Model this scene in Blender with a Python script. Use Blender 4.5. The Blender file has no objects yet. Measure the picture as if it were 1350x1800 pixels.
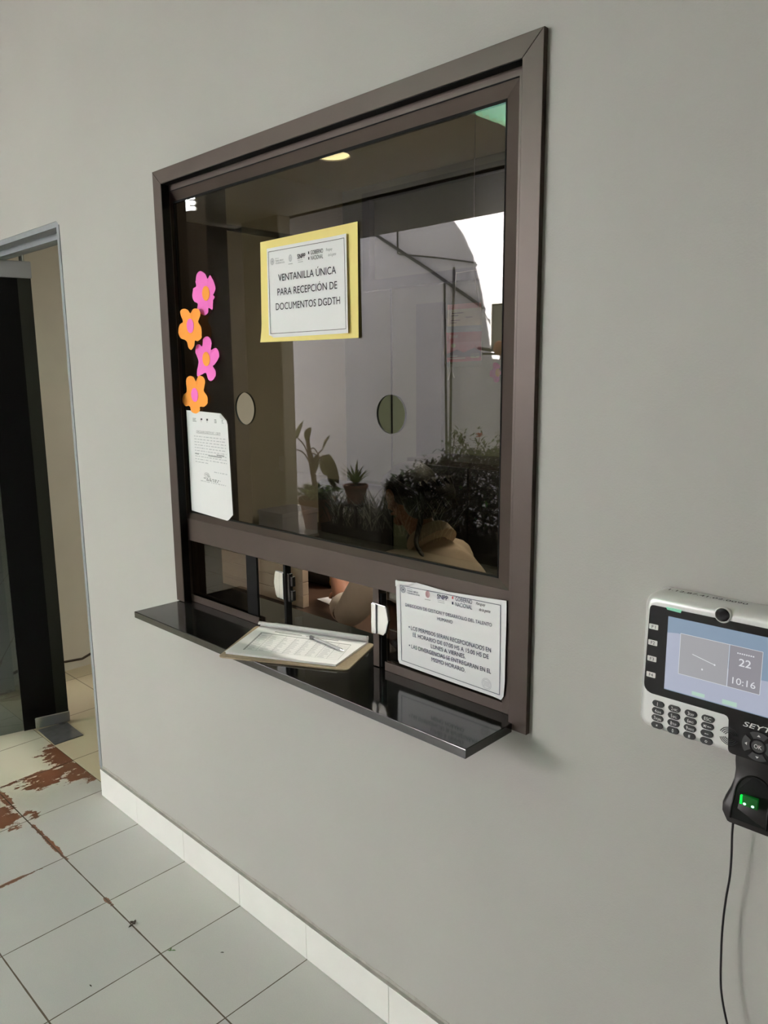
import bpy, bmesh, math, random
from mathutils import Vector, Matrix
random.seed(7)
SC = bpy.context.scene
COL = SC.collection

# ------------------------------------------------------------------ camera
F_PX, YAW, PITCH, ROLL = 1334.404, 0.7698323, 0.1772439, -0.0086862
CAM = Vector((0.0, -1.232, 1.654))
W_ = Vector((-math.sin(YAW)*math.cos(PITCH), math.cos(YAW)*math.cos(PITCH), -math.sin(PITCH)))
R0 = Vector((math.cos(YAW), math.sin(YAW), 0)); U0 = R0.cross(W_)
R_ = R0*math.cos(ROLL) + U0*math.sin(ROLL); U_ = -R0*math.sin(ROLL) + U0*math.cos(ROLL)
cd = bpy.data.cameras.new('camera'); co = bpy.data.objects.new('camera', cd); COL.objects.link(co)
cd.sensor_fit = 'HORIZONTAL'; cd.sensor_width = 36.0; cd.lens = 36.0*F_PX/1350.0
cd.clip_start = 0.02; cd.clip_end = 200
co.matrix_world = Matrix(((R_.x, U_.x, -W_.x, CAM.x), (R_.y, U_.y, -W_.y, CAM.y), (R_.z, U_.z, -W_.z, CAM.z), (0, 0, 0, 1)))
SC.camera = co

# ------------------------------------------------------------------ light, exposure
SC.view_settings.view_transform = 'Standard'; SC.view_settings.look = 'None'
SC.view_settings.gamma = 1.0; SC.view_settings.use_curve_mapping = False
SC.view_settings.exposure = 0.66
wd = bpy.data.worlds.new('sky'); SC.world = wd; wd.use_nodes = True
bg = wd.node_tree.nodes['Background']
bg.inputs['Color'].default_value = (1.0, 0.97, 0.958, 1); bg.inputs['Strength'].default_value = 5.6
sd = bpy.data.lights.new('sun', 'SUN'); so = bpy.data.objects.new('sun', sd); COL.objects.link(so)
sd.energy = 110.0; sd.angle = math.radians(0.6); sd.color = (1.0, 0.95, 0.88)
so.rotation_euler = Vector((0.0, -1.0, -0.78)).to_track_quat('-Z', 'Y').to_euler(); so.location = (0, 6, 8)

# ------------------------------------------------------------------ helpers
def ray(px, py): return W_ + R_*((px-675)/F_PX) - U_*((py-900)/F_PX)
def at(px, py, Y):
    d = ray(px, py); return CAM + d*((Y-CAM.y)/d.y)
def on_z(px, py, z):
    d = ray(px, py); return CAM + d*((z-CAM.z)/d.z)
MIR = 0.056
def vat(px, py, yv):              # a thing met in the window's reflection: its real place in the courtyard
    p = at(px, py, yv); return Vector((p.x, MIR-yv, p.z))

def mat(name, col, rough=0.6, metal=0.0, spec=0.5, var=0.0, vscale=8.0, bump=0.0, bscale=80.0, emit=None, estr=0.0, coat=0.0):
    m = bpy.data.materials.new(name); m.use_nodes = True
    nt = m.node_tree; b = nt.nodes['Principled BSDF']
    b.inputs['Base Color'].default_value = (*col, 1); b.inputs['Roughness'].default_value = rough
    b.inputs['Metallic'].default_value = metal; b.inputs['Specular IOR Level'].default_value = spec
    b.inputs['Coat Weight'].default_value = coat
    if var or bump: tc = nt.nodes.new('ShaderNodeTexCoord')
    if var:
        n = nt.nodes.new('ShaderNodeTexNoise'); n.inputs['Scale'].default_value = vscale; n.inputs['Detail'].default_value = 6
        r = nt.nodes.new('ShaderNodeValToRGB')
        r.color_ramp.elements[0].position = 0.3; r.color_ramp.elements[1].position = 0.7
        r.color_ramp.elements[0].color = (*[max(0, c*(1-var)) for c in col], 1); r.color_ramp.elements[1].color = (*[min(1, c*(1+var)) for c in col], 1)
        nt.links.new(tc.outputs['Object'], n.inputs['Vector']); nt.links.new(n.outputs['Fac'], r.inputs['Fac']); nt.links.new(r.outputs['Color'], b.inputs['Base Color'])
    if bump:
        n2 = nt.nodes.new('ShaderNodeTexNoise'); n2.inputs['Scale'].default_value = bscale; n2.inputs['Detail'].default_value = 4
        bp = nt.nodes.new('ShaderNodeBump'); bp.inputs['Strength'].default_value = bump; bp.inputs['Distance'].default_value = 0.004
        nt.links.new(tc.outputs['Object'], n2.inputs['Vector']); nt.links.new(n2.outputs['Fac'], bp.inputs['Height']); nt.links.new(bp.outputs['Normal'], b.inputs['Normal'])
    if emit:
        b.inputs['Emission Color'].default_value = (*emit, 1); b.inputs['Emission Strength'].default_value = estr
    return m

def glass_mat(name, tint, base=0.05, rough=0.0):
    m = bpy.data.materials.new(name); m.use_nodes = True; nt = m.node_tree; nt.nodes.clear()
    out = nt.nodes.new('ShaderNodeOutputMaterial'); mix = nt.nodes.new('ShaderNodeMixShader')
    tr = nt.nodes.new('ShaderNodeBsdfTransparent'); tr.inputs['Color'].default_value = (*tint, 1)
    gl = nt.nodes.new('ShaderNodeBsdfGlossy'); gl.inputs['Roughness'].default_value = rough
    lw = nt.nodes.new('ShaderNodeLayerWeight'); lw.inputs['Blend'].default_value = 0.5      # Facing = 1-|cos|
    pw = nt.nodes.new('ShaderNodeMath'); pw.operation = 'POWER'; pw.inputs[1].default_value = 5
    ma = nt.nodes.new('ShaderNodeMath'); ma.operation = 'MULTIPLY_ADD'; ma.inputs[1].default_value = 1-base; ma.inputs[2].default_value = base
    nt.links.new(lw.outputs['Facing'], pw.inputs[0]); nt.links.new(pw.outputs[0], ma.inputs[0])
    nt.links.new(ma.outputs[0], mix.inputs['Fac']); nt.links.new(tr.outputs[0], mix.inputs[1]); nt.links.new(gl.outputs[0], mix.inputs[2])
    nt.links.new(mix.outputs[0], out.inputs['Surface'])
    return m

class MB:
    """collects shapes into ONE mesh"""
    def __init__(s): s.bm = bmesh.new(); s.mi = 0; s.done = None
    def _dirty(s):                # from now on new faces are told apart by a mark, as bevels reorder them
        if s.done is None:
            s.done = s.bm.faces.layers.int.new('done')
    def _old(s):
        if s.done is not None:
            for f in s.bm.faces: f[s.done] = 1
    def _tag(s, n0):
        s.bm.faces.ensure_lookup_table()
        if s.done is not None:
            for f in s.bm.faces:
                if not f[s.done]: f.material_index = s.mi; f[s.done] = 1
            return
        for f in s.bm.faces[n0:]: f.material_index = s.mi
    def face(s, pts):
        n0 = len(s.bm.faces); s.bm.faces.new([s.bm.verts.new(p) for p in pts]); s._tag(n0); return s
    def box(s, x0, x1, y0, y1, z0, z1, bev=0.0, M=None):
        if bev and s.done is None: s._dirty(); s._old()
        n0 = len(s.bm.faces)
        r = bmesh.ops.create_cube(s.bm, size=1.0); vs = r['verts']
        for v in vs:
            v.co = Vector(((x0+x1)/2+v.co.x*(x1-x0), (y0+y1)/2+v.co.y*(y1-y0), (z0+z1)/2+v.co.z*(z1-z0)))
        if bev:
            es = list({e for v in vs for e in v.link_edges})
            rr = bmesh.ops.bevel(s.bm, geom=es, offset=bev, segments=3, profile=0.5, affect='EDGES')
            vs = list({v for f in rr['faces'] for v in f.verts} | {v for v in vs if v.is_valid})
        if M is not None:
            for v in vs: v.co = M @ v.co
        s._tag(n0); return s
    def prism(s, outline, vec, bev=0.0, seg=3):
        """closed outline (list of points) pushed along vec"""
        if bev and s.done is None: s._dirty(); s._old()
        n0 = len(s.bm.faces); vec = Vector(vec)
        a = [s.bm.verts.new(Vector(p)) for p in outline]; b = [s.bm.verts.new(Vector(p)+vec) for p in outline]
        n = len(a)
        f1 = s.bm.faces.new(a); f2 = s.bm.faces.new(list(reversed(b)))
        for i in range(n): s.bm.faces.new([a[i], b[i], b[(i+1) % n], a[(i+1) % n]])
        if bev:
            es = list(set(f1.edges) | set(f2.edges)); bmesh.ops.bevel(s.bm, geom=es, offset=bev, segments=seg, profile=0.5, affect='EDGES')
        s._tag(n0); return s
    def tube(s, pts, r, n=8, cap=True):
        n0 = len(s.bm.faces); pts = [Vector(p) for p in pts]; rings = []; m = len(pts)
        prev = None
        for i, p in enumerate(pts):
            t = (pts[min(i+1, m-1)]-pts[max(i-1, 0)]).normalized()
            if prev is None:
                a = Vector((0, 0, 1)) if abs(t.z) < 0.9 else Vector((1, 0, 0)); u = t.cross(a).normalized()
            else:
                u = (prev - t*prev.dot(t)); u = u.normalized() if u.length > 1e-6 else t.orthogonal().normalized()
            prev = u; v = t.cross(u); rr = r[i] if isinstance(r, (list, tuple)) else r
            rings.append([s.bm.verts.new(p+(u*math.cos(2*math.pi*k/n)+v*math.sin(2*math.pi*k/n))*rr) for k in range(n)])
        for a, b in zip(rings, rings[1:]):
            for k in range(n): s.bm.faces.new([a[k], a[(k+1) % n], b[(k+1) % n], b[k]])
        if cap: s.bm.faces.new(list(reversed(rings[0]))); s.bm.faces.new(rings[-1])
        s._tag(n0); return s
    def lathe(s, prof, c, axis=Vector((0, 0, 1)), n=24):
        """prof: list of (radius, height) round axis through c"""
        n0 = len(s.bm.faces); c = Vector(c); axis = Vector(axis).normalized(); u = axis.orthogonal().normalized(); v = axis.cross(u); rings = []
        for r, h in prof:
            rings.append([s.bm.verts.new(c+axis*h+(u*math.cos(2*math.pi*k/n)+v*math.sin(2*math.pi*k/n))*max(r, 1e-5)) for k in range(n)])
        for a, b in zip(rings, rings[1:]):
            for k in range(n): s.bm.faces.new([a[k], a[(k+1) % n], b[(k+1) % n], b[k]])
        s._tag(n0); return s
    def ball(s, c, rad, n=16, M=None):
        n0 = len(s.bm.faces); r = bmesh.ops.create_uvsphere(s.bm, u_segments=n, v_segments=max(6, n//2), radius=1.0)
        rad = rad if isinstance(rad, (tuple, list)) else (rad,)*3
        for v in r['verts']:
            p = Vector((v.co.x*rad[0], v.co.y*rad[1], v.co.z*rad[2])); v.co = Vector(c)+(M @ p if M else p)
        s._tag(n0); return s
    def grid(s, fn, nu, nv, thick=None):
        n0 = len(s.bm.faces)
        V = [[s.bm.verts.new(fn(i/nu, j/nv)) for j in range(nv+1)] for i in range(nu+1)]
        for i in range(nu):
            for j in range(nv): s.bm.faces.new([V[i][j], V[i+1][j], V[i+1][j+1], V[i][j+1]])
        s._tag(n0); return s
    def build(s, name, m, parent=None, smooth=False, recalc=True):
        if recalc: bmesh.ops.recalc_face_normals(s.bm, faces=s.bm.faces)
        me = bpy.data.meshes.new(name); s.bm.to_mesh(me); s.bm.free()
        for q in (m if isinstance(m, (list, tuple)) else [m]): me.materials.append(q)
        if smooth:
            me.polygons.foreach_set('use_smooth', [True]*len(me.polygons))
            try: me.set_sharp_from_angle(angle=math.radians(40))
            except Exception: pass
        o = bpy.data.objects.new(name, me); COL.objects.link(o)
        if parent is not None:
            o.parent = parent; o.matrix_parent_inverse = Matrix.Translation(-world_loc(parent))
        return o
def world_loc(o):
    p = Vector(o.location) if o.type == 'EMPTY' else Vector((0, 0, 0))
    return p
def thing(name, label, cat, loc=(0, 0, 0), group=None, kind=None):
    o = bpy.data.objects.new(name, None); COL.objects.link(o); o.location = loc; o.empty_display_size = 0.05
    return tag(o, label, cat, group, kind)
def tag(o, label=None, cat=None, group=None, kind=None):
    if label: o['label'] = label
    if cat: o['category'] = cat
    if group: o['group'] = group
    if kind: o['kind'] = kind
    return o
def struct(name, mb, m, label=None, cat=None, smooth=False):
    return tag(mb.build(name, m, smooth=smooth), label, cat, None, 'structure')

# lettering: built-in font turned into flat mesh triangles, laid on a surface
_tcache = {}
def glyphs(txt, bold=False, shear=0.0):
    key = (txt, bold, shear)
    if key in _tcache: return _tcache[key]
    c = bpy.data.curves.new('t', 'FONT'); c.body = txt; c.size = 1.0; c.resolution_u = 3; c.shear = shear
    c.offset = 0.010 if bold else 0.0; c.fill_mode = 'FRONT'
    o = bpy.data.objects.new('t', c); COL.objects.link(o)
    dg = bpy.context.evaluated_depsgraph_get(); dg.update()
    me = bpy.data.meshes.new_from_object(o.evaluated_get(dg))
    vs = [(v.co.x, v.co.y) for v in me.vertices]; fs = [tuple(p.vertices) for p in me.polygons]
    bpy.data.objects.remove(o); bpy.data.curves.remove(c); bpy.data.meshes.remove(me)
    _tcache[key] = (vs, fs); return vs, fs
def write(mb, surf, txt, u0, u1, v, h, bold=False, shear=0.0, slope=0.0):
    """txt between u0..u1, centred on v (measured downwards), capital height h, on surf(u,v)"""
    vs, fs = glyphs(txt, bold, shear)
    if not vs: return
    xa = min(p[0] for p in vs); xb = max(p[0] for p in vs); cap = 0.70
    n0 = len(mb.bm.faces); bv = []
    for x, y in vs:
        t = (x-xa)/max(1e-6, xb-xa)
        bv.append(mb.bm.verts.new(surf(u0+(u1-u0)*t, v + h/2 - (y/cap)*h + slope*t)))
    for f in fs:
        try: mb.bm.faces.new([bv[i] for i in f])
        except ValueError: pass
    mb._tag(n0)
def strip(mb, surf, u0, v0, u1, v1, du, dv, n=8):
    """thin printed line from (u0,v0) to (u1,v1), half sizes du, dv"""
    n0 = len(mb.bm.faces)
    for i in range(n):
        a = i/n; b = (i+1)/n
        ua, va, ub, vb = u0+(u1-u0)*a, v0+(v1-v0)*a, u0+(u1-u0)*b, v0+(v1-v0)*b
        if abs(u1-u0)*1.0 >= abs(v1-v0): q = [(ua, va-dv), (ub, vb-dv), (ub, vb+dv), (ua, va+dv)]
        else: q = [(ua-du, va), (ub-du, vb), (ub+du, vb), (ua+du, va)]
        mb.bm.faces.new([mb.bm.verts.new(surf(*p)) for p in q])
    mb._tag(n0)
def disc(mb, surf, u, v, ru, rv, r_in=0.0, n=20):
    n0 = len(mb.bm.faces)
    if r_in <= 0: mb.bm.faces.new([mb.bm.verts.new(surf(u+ru*math.cos(2*math.pi*k/n), v+rv*math.sin(2*math.pi*k/n))) for k in range(n)])
    else:
        P = [[mb.bm.verts.new(surf(u+ru*q*math.cos(2*math.pi*k/n), v+rv*q*math.sin(2*math.pi*k/n))) for k in range(n)] for q in (1, r_in)]
        for k in range(n): mb.bm.faces.new([P[0][k], P[0][(k+1) % n], P[1][(k+1) % n], P[1][k]])
    mb._tag(n0)
def lift(surf, d):       # the same surface, d towards the viewer's side (-y)
    return lambda u, v: surf(u, v) + Vector((0, -d, 0))

# ------------------------------------------------------------------ materials
M = {}
def wall_paint(name, col):
    m = mat(name, col, rough=0.55, spec=0.35, var=0.025, vscale=2.5, bump=0.12, bscale=260)
    nt = m.node_tree; b = nt.nodes['Principled BSDF']; ramp = [n for n in nt.nodes if n.type == 'VALTORGB'][0]
    tc = [n for n in nt.nodes if n.type == 'TEX_COORD'][0]
    n = nt.nodes.new('ShaderNodeTexNoise'); n.inputs['Scale'].default_value = 9; n.inputs['Detail'].default_value = 8; n.inputs['Roughness'].default_value = .7
    mp = nt.nodes.new('ShaderNodeMapping'); mp.inputs['Scale'].default_value = (1, 1, .45)
    r = nt.nodes.new('ShaderNodeValToRGB'); r.color_ramp.elements[0].position = .70; r.color_ramp.elements[1].position = .80
    r.color_ramp.elements[0].color = (0, 0, 0, 1); r.color_ramp.elements[1].color = (.45, .45, .45, 1)
    mx = nt.nodes.new('ShaderNodeMix'); mx.data_type = 'RGBA'; mx.inputs['B'].default_value = (.30, .28, .24, 1)
    nt.links.new(tc.outputs['Object'], mp.inputs['Vector']); nt.links.new(mp.outputs[0], n.inputs['Vector']); nt.links.new(n.outputs['Fac'], r.inputs['Fac'])
    nt.links.new(r.outputs['Color'], mx.inputs['Factor']); nt.links.new(ramp.outputs['Color'], mx.inputs['A']); nt.links.new(mx.outputs['Result'], b.inputs['Base Color'])
    return m
M['wall'] = wall_paint('grey_wall_paint', (.392, .384, .358))
M['beige_wall'] = mat('beige_wall_paint', (.60, .56, .47), .7, var=.05, vscale=3)
M['green_wall'] = mat('olive_wall_paint', (.15, .17, .105), .7, var=.05, vscale=3)
M['white_wall'] = mat('white_outdoor_paint', (.74, .74, .78), .8, var=.05, vscale=1.5, bump=.1)
M['ceil'] = mat('cream_ceiling_paint', (.62, .56, .44), .8, var=.03)
M['porch_ceil'] = mat('porch_ceiling_paint', (.58, .54, .44), .7, var=.03)
M['grey_frame'] = mat('grey_door_frame_paint', (.23, .25, .26), .5, var=.06, vscale=20)
M['bronze'] = mat('bronze_anodised_aluminium', (.060, .043, .034), .42, metal=.35, spec=.5, var=.05, vscale=15)
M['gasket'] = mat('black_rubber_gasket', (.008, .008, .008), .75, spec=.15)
M['pane'] = glass_mat('dark_tinted_glass', (.50, .475, .42), base=.043)
M['clear'] = glass_mat('clear_pane_glass', (.93, .93, .90), base=.03)
M['smoke'] = glass_mat('smoked_pane_glass', (.42, .40, .37), base=.05)
M['door_glass'] = glass_mat('greenish_door_glass', (.42, .47, .47), base=.07)
M['granite'] = mat('polished_black_granite', (.012, .012, .012), .09, spec=.6, var=.5, vscale=220)
M['chrome'] = mat('satin_chrome', (.62, .64, .65), .22, metal=1.0)
M['white_paper'] = mat('white_paper', (.93, .92, .93), .75, spec=.2)
M['yellow_paper'] = mat('yellow_card', (.90, .75, .28), .7, spec=.2, var=.03)
M['ink'] = mat('dark_ink', (.035, .03, .04), .7, spec=.1)
M['ink_blue'] = mat('navy_ink', (.04, .045, .10), .7, spec=.1)
M['ink_grey'] = mat('grey_ink', (.42, .42, .43), .7, spec=.1)
M['ink_pale'] = mat('pale_grey_ink', (.66, .66, .68), .7, spec=.1)
M['ink_red'] = mat('red_ink', (.62, .12, .13), .7, spec=.1)
M['ink_pink'] = mat('pink_ink', (.72, .48, .50), .7, spec=.1)
M['pink'] = mat('pink_craft_paper', (.95, .20, .62), .7, spec=.2)
M['orange'] = mat('orange_craft_paper', (.97, .36, .06), .7, spec=.2)
M['hardboard'] = mat('brown_hardboard', (.33, .255, .165), .55, var=.12, vscale=120)
M['black_plastic'] = mat('black_plastic', (.013, .011, .011), .4, spec=.3)
M['black_gloss'] = mat('glossy_black_plastic', (.010, .009, .010), .2, spec=.25)
M['silver'] = mat('silver_paint', (.76, .76, .75), .32, metal=.35)
M['rubber_key'] = mat('black_rubber_key', (.02, .02, .022), .45)
M['label_white'] = mat('white_label', (.82, .81, .78), .6)
M['cable'] = mat('black_cable_sheath', (.012, .009, .012), .45)

# ------------------------------------------------------------------ the setting
def wall_with_openings(y0, y1, x0, x1, z1, holes):
    xs = sorted({x0, x1, *[h[0] for h in holes], *[h[1] for h in holes]}); zs = sorted({0.0, z1, *[h[2] for h in holes], *[h[3] for h in holes]})
    mb = MB()
    def solid(i, j):
        if i < 0 or j < 0 or i >= len(xs)-1 or j >= len(zs)-1: return False
        cx = (xs[i]+xs[i+1])/2; cz = (zs[j]+zs[j+1])/2
        return not any(h[0] < cx < h[1] and h[2] < cz < h[3] for h in holes)
    for i in range(len(xs)-1):
        for j in range(len(zs)-1):
            if not solid(i, j): continue
            a, b, c, d = xs[i], xs[i+1], zs[j], zs[j+1]
            mb.face([(a, y0, c), (b, y0, c), (b, y0, d), (a, y0, d)]); mb.face([(b, y1, c), (a, y1, c), (a, y1, d), (b, y1, d)])
            if not solid(i-1, j): mb.face([(a, y1, c), (a, y0, c), (a, y0, d), (a, y1, d)])
            if not solid(i+1, j): mb.face([(b, y0, c), (b, y1, c), (b, y1, d), (b, y0, d)])
            if not solid(i, j-1): mb.face([(a, y0, c), (a, y1, c), (b, y1, c), (b, y0, c)])
            if not solid(i, j+1): mb.face([(a, y1, d), (a, y0, d), (b, y0, d), (b, y1, d)])
    bmesh.ops.remove_doubles(mb.bm, verts=mb.bm.verts, dist=1e-5)
    return mb
WT = 0.15
front = wall_with_openings(0.0, WT, -7.2, 3.1, 3.38, [(-4.12, -2.785, 0.0, 2.205), (-2.095, -.803, .934, 2.232)])
# rounded upper corner of the doorway
r_ = .022; cx_, cz_ = -2.785-r_, 2.205-r_
front.prism([(-2.785, 0, 2.205)]+[(cx_+r_*math.cos(a*math.pi/12), 0, cz_+r_*math.sin(a*math.pi/12)) for a in range(0, 7)], (0, WT, 0))
struct('wall_front', front, M['wall'], 'smooth light grey painted wall holding the service window and doorway', 'wall')
struct('wall_left', MB().box(-4.35, -4.2, WT, 3.0, 0, 3.05), M['beige_wall'], 'beige inside wall at the far left of the office', 'wall')
struct('wall_back', MB().box(-4.35, 2.4, 2.7, 2.85, 0, 3.05), M['green_wall'], 'dim olive green wall at the back of the office', 'wall')
struct('wall_right', MB().box(.9, 1.05, WT, 2.7, 0, 3.05), M['beige_wall'])
struct('ceiling', MB().box(-6.6, 2.4, WT, 2.85, 2.95, 3.05), M['ceil'], 'cream office ceiling behind the tinted glass', 'ceiling')

# floor of the porch: greyish ceramic tiles with red-brown worn patches by the doorway
def floor_mat():
    m = bpy.data.materials.new('grey_porch_tiles'); m.use_nodes = True; nt = m.node_tree; b = nt.nodes['Principled BSDF']; L = nt.links.new
    N = nt.nodes.new
    tc = N('ShaderNodeTexCoord'); sep = N('ShaderNodeSeparateXYZ'); L(tc.outputs['Object'], sep.inputs[0])
    def math_(op, a, b_=None, c=None):
        n = N('ShaderNodeMath'); n.operation = op
        for k, q in enumerate((a, b_, c)):
            if q is None: continue
            if isinstance(q, (int, float)): n.inputs[k].default_value = q
            else: L(q, n.inputs[k])
        return n.outputs[0]
    X, Y = sep.outputs['X'], sep.outputs['Y']
    fx = math_('DIVIDE', math_('ADD', X, 2.490+32.7), .327); fy = math_('DIVIDE', math_('ADD', Y, .290+32.5), .325)
    def dist(f): return math_('ABSOLUTE', math_('SUBTRACT', math_('FRACT', math_('ADD', f, .5)), .5))
    nz = N('ShaderNodeTexNoise'); nz.inputs['Scale'].default_value = 14; nz.inputs['Detail'].default_value = 3
    L(tc.outputs['Object'], nz.inputs['Vector'])
    wob = math_('MULTIPLY', math_('SUBTRACT', nz.outputs['Fac'], .42), .008)
    gx = math_('LESS_THAN', dist(fx), math_('ADD', .0045, wob)); gy = math_('LESS_THAN', dist(fy), math_('ADD', .006, wob))
    grout = math_('MAXIMUM', gx, gy)
    # tile to tile variation + clouds
    wn = N('ShaderNodeTexWhiteNoise'); wn.noise_dimensions = '2D'
    cb = N('ShaderNodeCombineXYZ'); L(math_('FLOOR', fx), cb.inputs[0]); L(math_('FLOOR', fy), cb.inputs[1]); L(cb.outputs[0], wn.inputs['Vector'])
    cl = N('ShaderNodeTexNoise'); cl.inputs['Scale'].default_value = 3.2; cl.inputs['Detail'].default_value = 7; L(tc.outputs['Object'], cl.inputs['Vector'])
    fac = math_('ADD', math_('MULTIPLY', wn.outputs['Value'], .35), math_('MULTIPLY', cl.outputs['Fac'], .65))
    rp = N('ShaderNodeValToRGB'); rp.color_ramp.elements[0].position = .25; rp.color_ramp.elements[1].position = .75
    rp.color_ramp.elements[0].color = (.445, .440, .43, 1); rp.color_ramp.elements[1].color = (.525, .512, .48, 1); L(fac, rp.inputs['Fac'])
    # fine speckle
    sp = N('ShaderNodeTexNoise'); sp.inputs['Scale'].default_value = 320; L(tc.outputs['Object'], sp.inputs['Vector'])
    mspk = N('ShaderNodeMix'); mspk.data_type = 'RGBA'; mspk.blend_type = 'MULTIPLY'; mspk.inputs['Factor'].default_value = .35
    L(rp.outputs['Color'], mspk.inputs['A']); L(sp.outputs['Color'], mspk.inputs['B'])
    rs = N('ShaderNodeValToRGB'); rs.color_ramp.elements[0].color = (.72, .72, .72, 1); rs.color_ramp.elements[1].color = (1.15, 1.15, 1.15, 1)
    L(sp.outputs['Fac'], rs.inputs['Fac']); L(rs.outputs['Color'], mspk.inputs['B'])
    # yellowish tiles farther left
    mw = N('ShaderNodeMix'); mw.data_type = 'RGBA'; mw.inputs['B'].default_value = (.60, .555, .42, 1)
    yel = N('ShaderNodeMapRange'); L(math_('ADD', X, math_('MULTIPLY', cl.outputs['Fac'], .5)), yel.inputs[0]); yel.inputs[1].default_value = -2.45; yel.inputs[2].default_value = -2.95
    yel.inputs[3].default_value = 0; yel.inputs[4].default_value = .8
    L(yel.outputs[0], mw.inputs['Factor']); L(mspk.outputs['Result'], mw.inputs['A'])
    # red-brown wear: glaze broken off along the joints near the doorway
    wn2 = N('ShaderNodeTexNoise'); wn2.inputs['Scale'].default_value = 16; wn2.inputs['Detail'].default_value = 9; wn2.inputs['Roughness'].default_value = .72
    mp2 = N('ShaderNodeMapping'); mp2.inputs['Scale'].default_value = (1.4, .6, 1); L(tc.outputs['Object'], mp2.inputs['Vector']); L(mp2.outputs[0], wn2.inputs['Vector'])
    def blob(cx, cy, rx, ry):
        a = math_('DIVIDE', math_('SUBTRACT', X, cx), rx); c = math_('DIVIDE', math_('SUBTRACT', Y, cy), ry)
        d = math_('SQRT', math_('ADD', math_('MULTIPLY', a, a), math_('MULTIPLY', c, c)))
        return math_('SUBTRACT', 1.0, d)
    bl = None
    for q in WEAR:
        k = blob(*q); bl = k if bl is None else math_('MAXIMUM', bl, k)
    wear = math_('GREATER_THAN', math_('ADD', math_('MINIMUM', bl, .45), math_('MULTIPLY', math_('SUBTRACT', wn2.outputs['Fac'], .5), 3.4)), .16)
    wear = math_('MULTIPLY', wear, math_('GREATER_THAN', bl, -.25))
    mr = N('ShaderNodeMix'); mr.data_type = 'RGBA'; mr.inputs['B'].default_value = (.185, .075, .038, 1); L(wear, mr.inputs['Factor']); L(mw.outputs['Result'], mr.inputs['A'])
    mg = N('ShaderNodeMix'); mg.data_type = 'RGBA'; mg.inputs['B'].default_value = (.10, .075, .05, 1); L(grout, mg.inputs['Factor']); L(mr.outputs['Result'], mg.inputs['A'])
    L(mg.outputs['Result'], b.inputs['Base Color'])
    L(math_('ADD', .36, math_('MULTIPLY', grout, .5)), b.inputs['Roughness'])
    bp = N('ShaderNodeBump'); bp.inputs['Strength'].default_value = .5; bp.inputs['Distance'].default_value = .002; bp.invert = True
    L(math_('ADD', grout, math_('MULTIPLY', wear, .4)), bp.inputs['Height']); L(bp.outputs['Normal'], b.inputs['Normal'])
    return m
WEAR = [(-3.235, .005, .13, .085), (-3.05, .0, .12, .085), (-3.075, -.11, .08, .11), (-3.145, -.13, .018, .20), (-3.165, .03, .03, .05),
        (-2.90, -.34, .10, .06), (-3.05, -.29, .12, .022), (-2.85, -.265, .06, .03), (-2.64, -.287, .20, .010), (-2.49, -.50, .010, .16), (-2.165, -.29, .03, .008)]
struct('floor', MB().box(-11.5, 3.4, -5.2, .035, -.1, 0), floor_mat(), 'grey ceramic tile floor with red-brown worn patches by the doorway', 'floor')
def inner_floor_mat():
    m = mat('beige_office_tiles', (.56, .48, .32), .3, var=.06, vscale=2)
    nt = m.node_tree; b = nt.nodes['Principled BSDF']; br = nt.nodes.new('ShaderNodeTexBrick')
    br.offset = 0; br.inputs['Scale'].default_value = 1; br.inputs['Brick Width'].default_value = .45; br.inputs['Row Height'].default_value = .45; br.inputs['Mortar Size'].default_value = .003
    br.inputs['Color1'].default_value = (.56, .48, .32, 1); br.inputs['Color2'].default_value = (.54, .47, .32, 1); br.inputs['Mortar'].default_value = (.22, .17, .1, 1)
    tc = [n for n in nt.nodes if n.type == 'TEX_COORD'][0]
    nt.links.new(tc.outputs['Object'], br.inputs['Vector']); nt.links.new(br.outputs['Color'], b.inputs['Base Color']); return m
struct('floor_office', MB().box(-6.6, 2.4, .035, 2.85, -.1, 0), inner_floor_mat(), 'beige tile floor inside the doorway', 'floor')
# baseboard: white ceramic skirting pieces
bbm = mat('white_ceramic_skirting', (.93, .915, .88), .3, var=.03, vscale=6)
bb = MB(); xs = [-2.781, -2.4905] + [-2.4905+.327*k for k in range(1, 15)]
for a, b in zip(xs, xs[1:]): bb.box(a+.0006, b-.0006, -.011, 0.0, 0.001, .115, .0012)
struct('baseboard_front', bb, bbm, 'white ceramic skirting tiles along the foot of the grey wall', 'baseboard')
# cement smear above the skirting
cm = MB(); pts = []; n = 120
for i in range(n+1):
    x = -2.78+3.6*i/n; pts.append((x, .115+.009+.0015*math.sin(i*1.7)+.002*random.random()+.003*math.sin(i*.37)))
cm.prism([(-2.78, -.0012, .112), (.82, -.0012, .112)]+[(x, -.0012, z) for x, z in reversed(pts)], (0, .0012, 0))
cm.box(-2.78, .82, -.0105, 0, .1151, .1168)
struct('trim_1', cm, mat('rough_cement_line', (.36, .345, .31), .9, var=.12, vscale=40), 'uneven beige cement line above the skirting', 'trim')

# doorway metal frame (grey)
dfm = MB()
dfm.box(-2.800, -2.780, -.002, .0, .118, 2.19).box(-2.800, -2.786, .0, .146, 0, 2.19).box(-4.12, -2.786, .001, .149, 2.185, 2.2045).box(-4.12, -2.8, .05, .10, 2.163, 2.185)
df = tag(dfm.build('trim_2', M['grey_frame']), 'grey painted metal frame lining the open doorway', 'door frame', None, 'structure')

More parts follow.
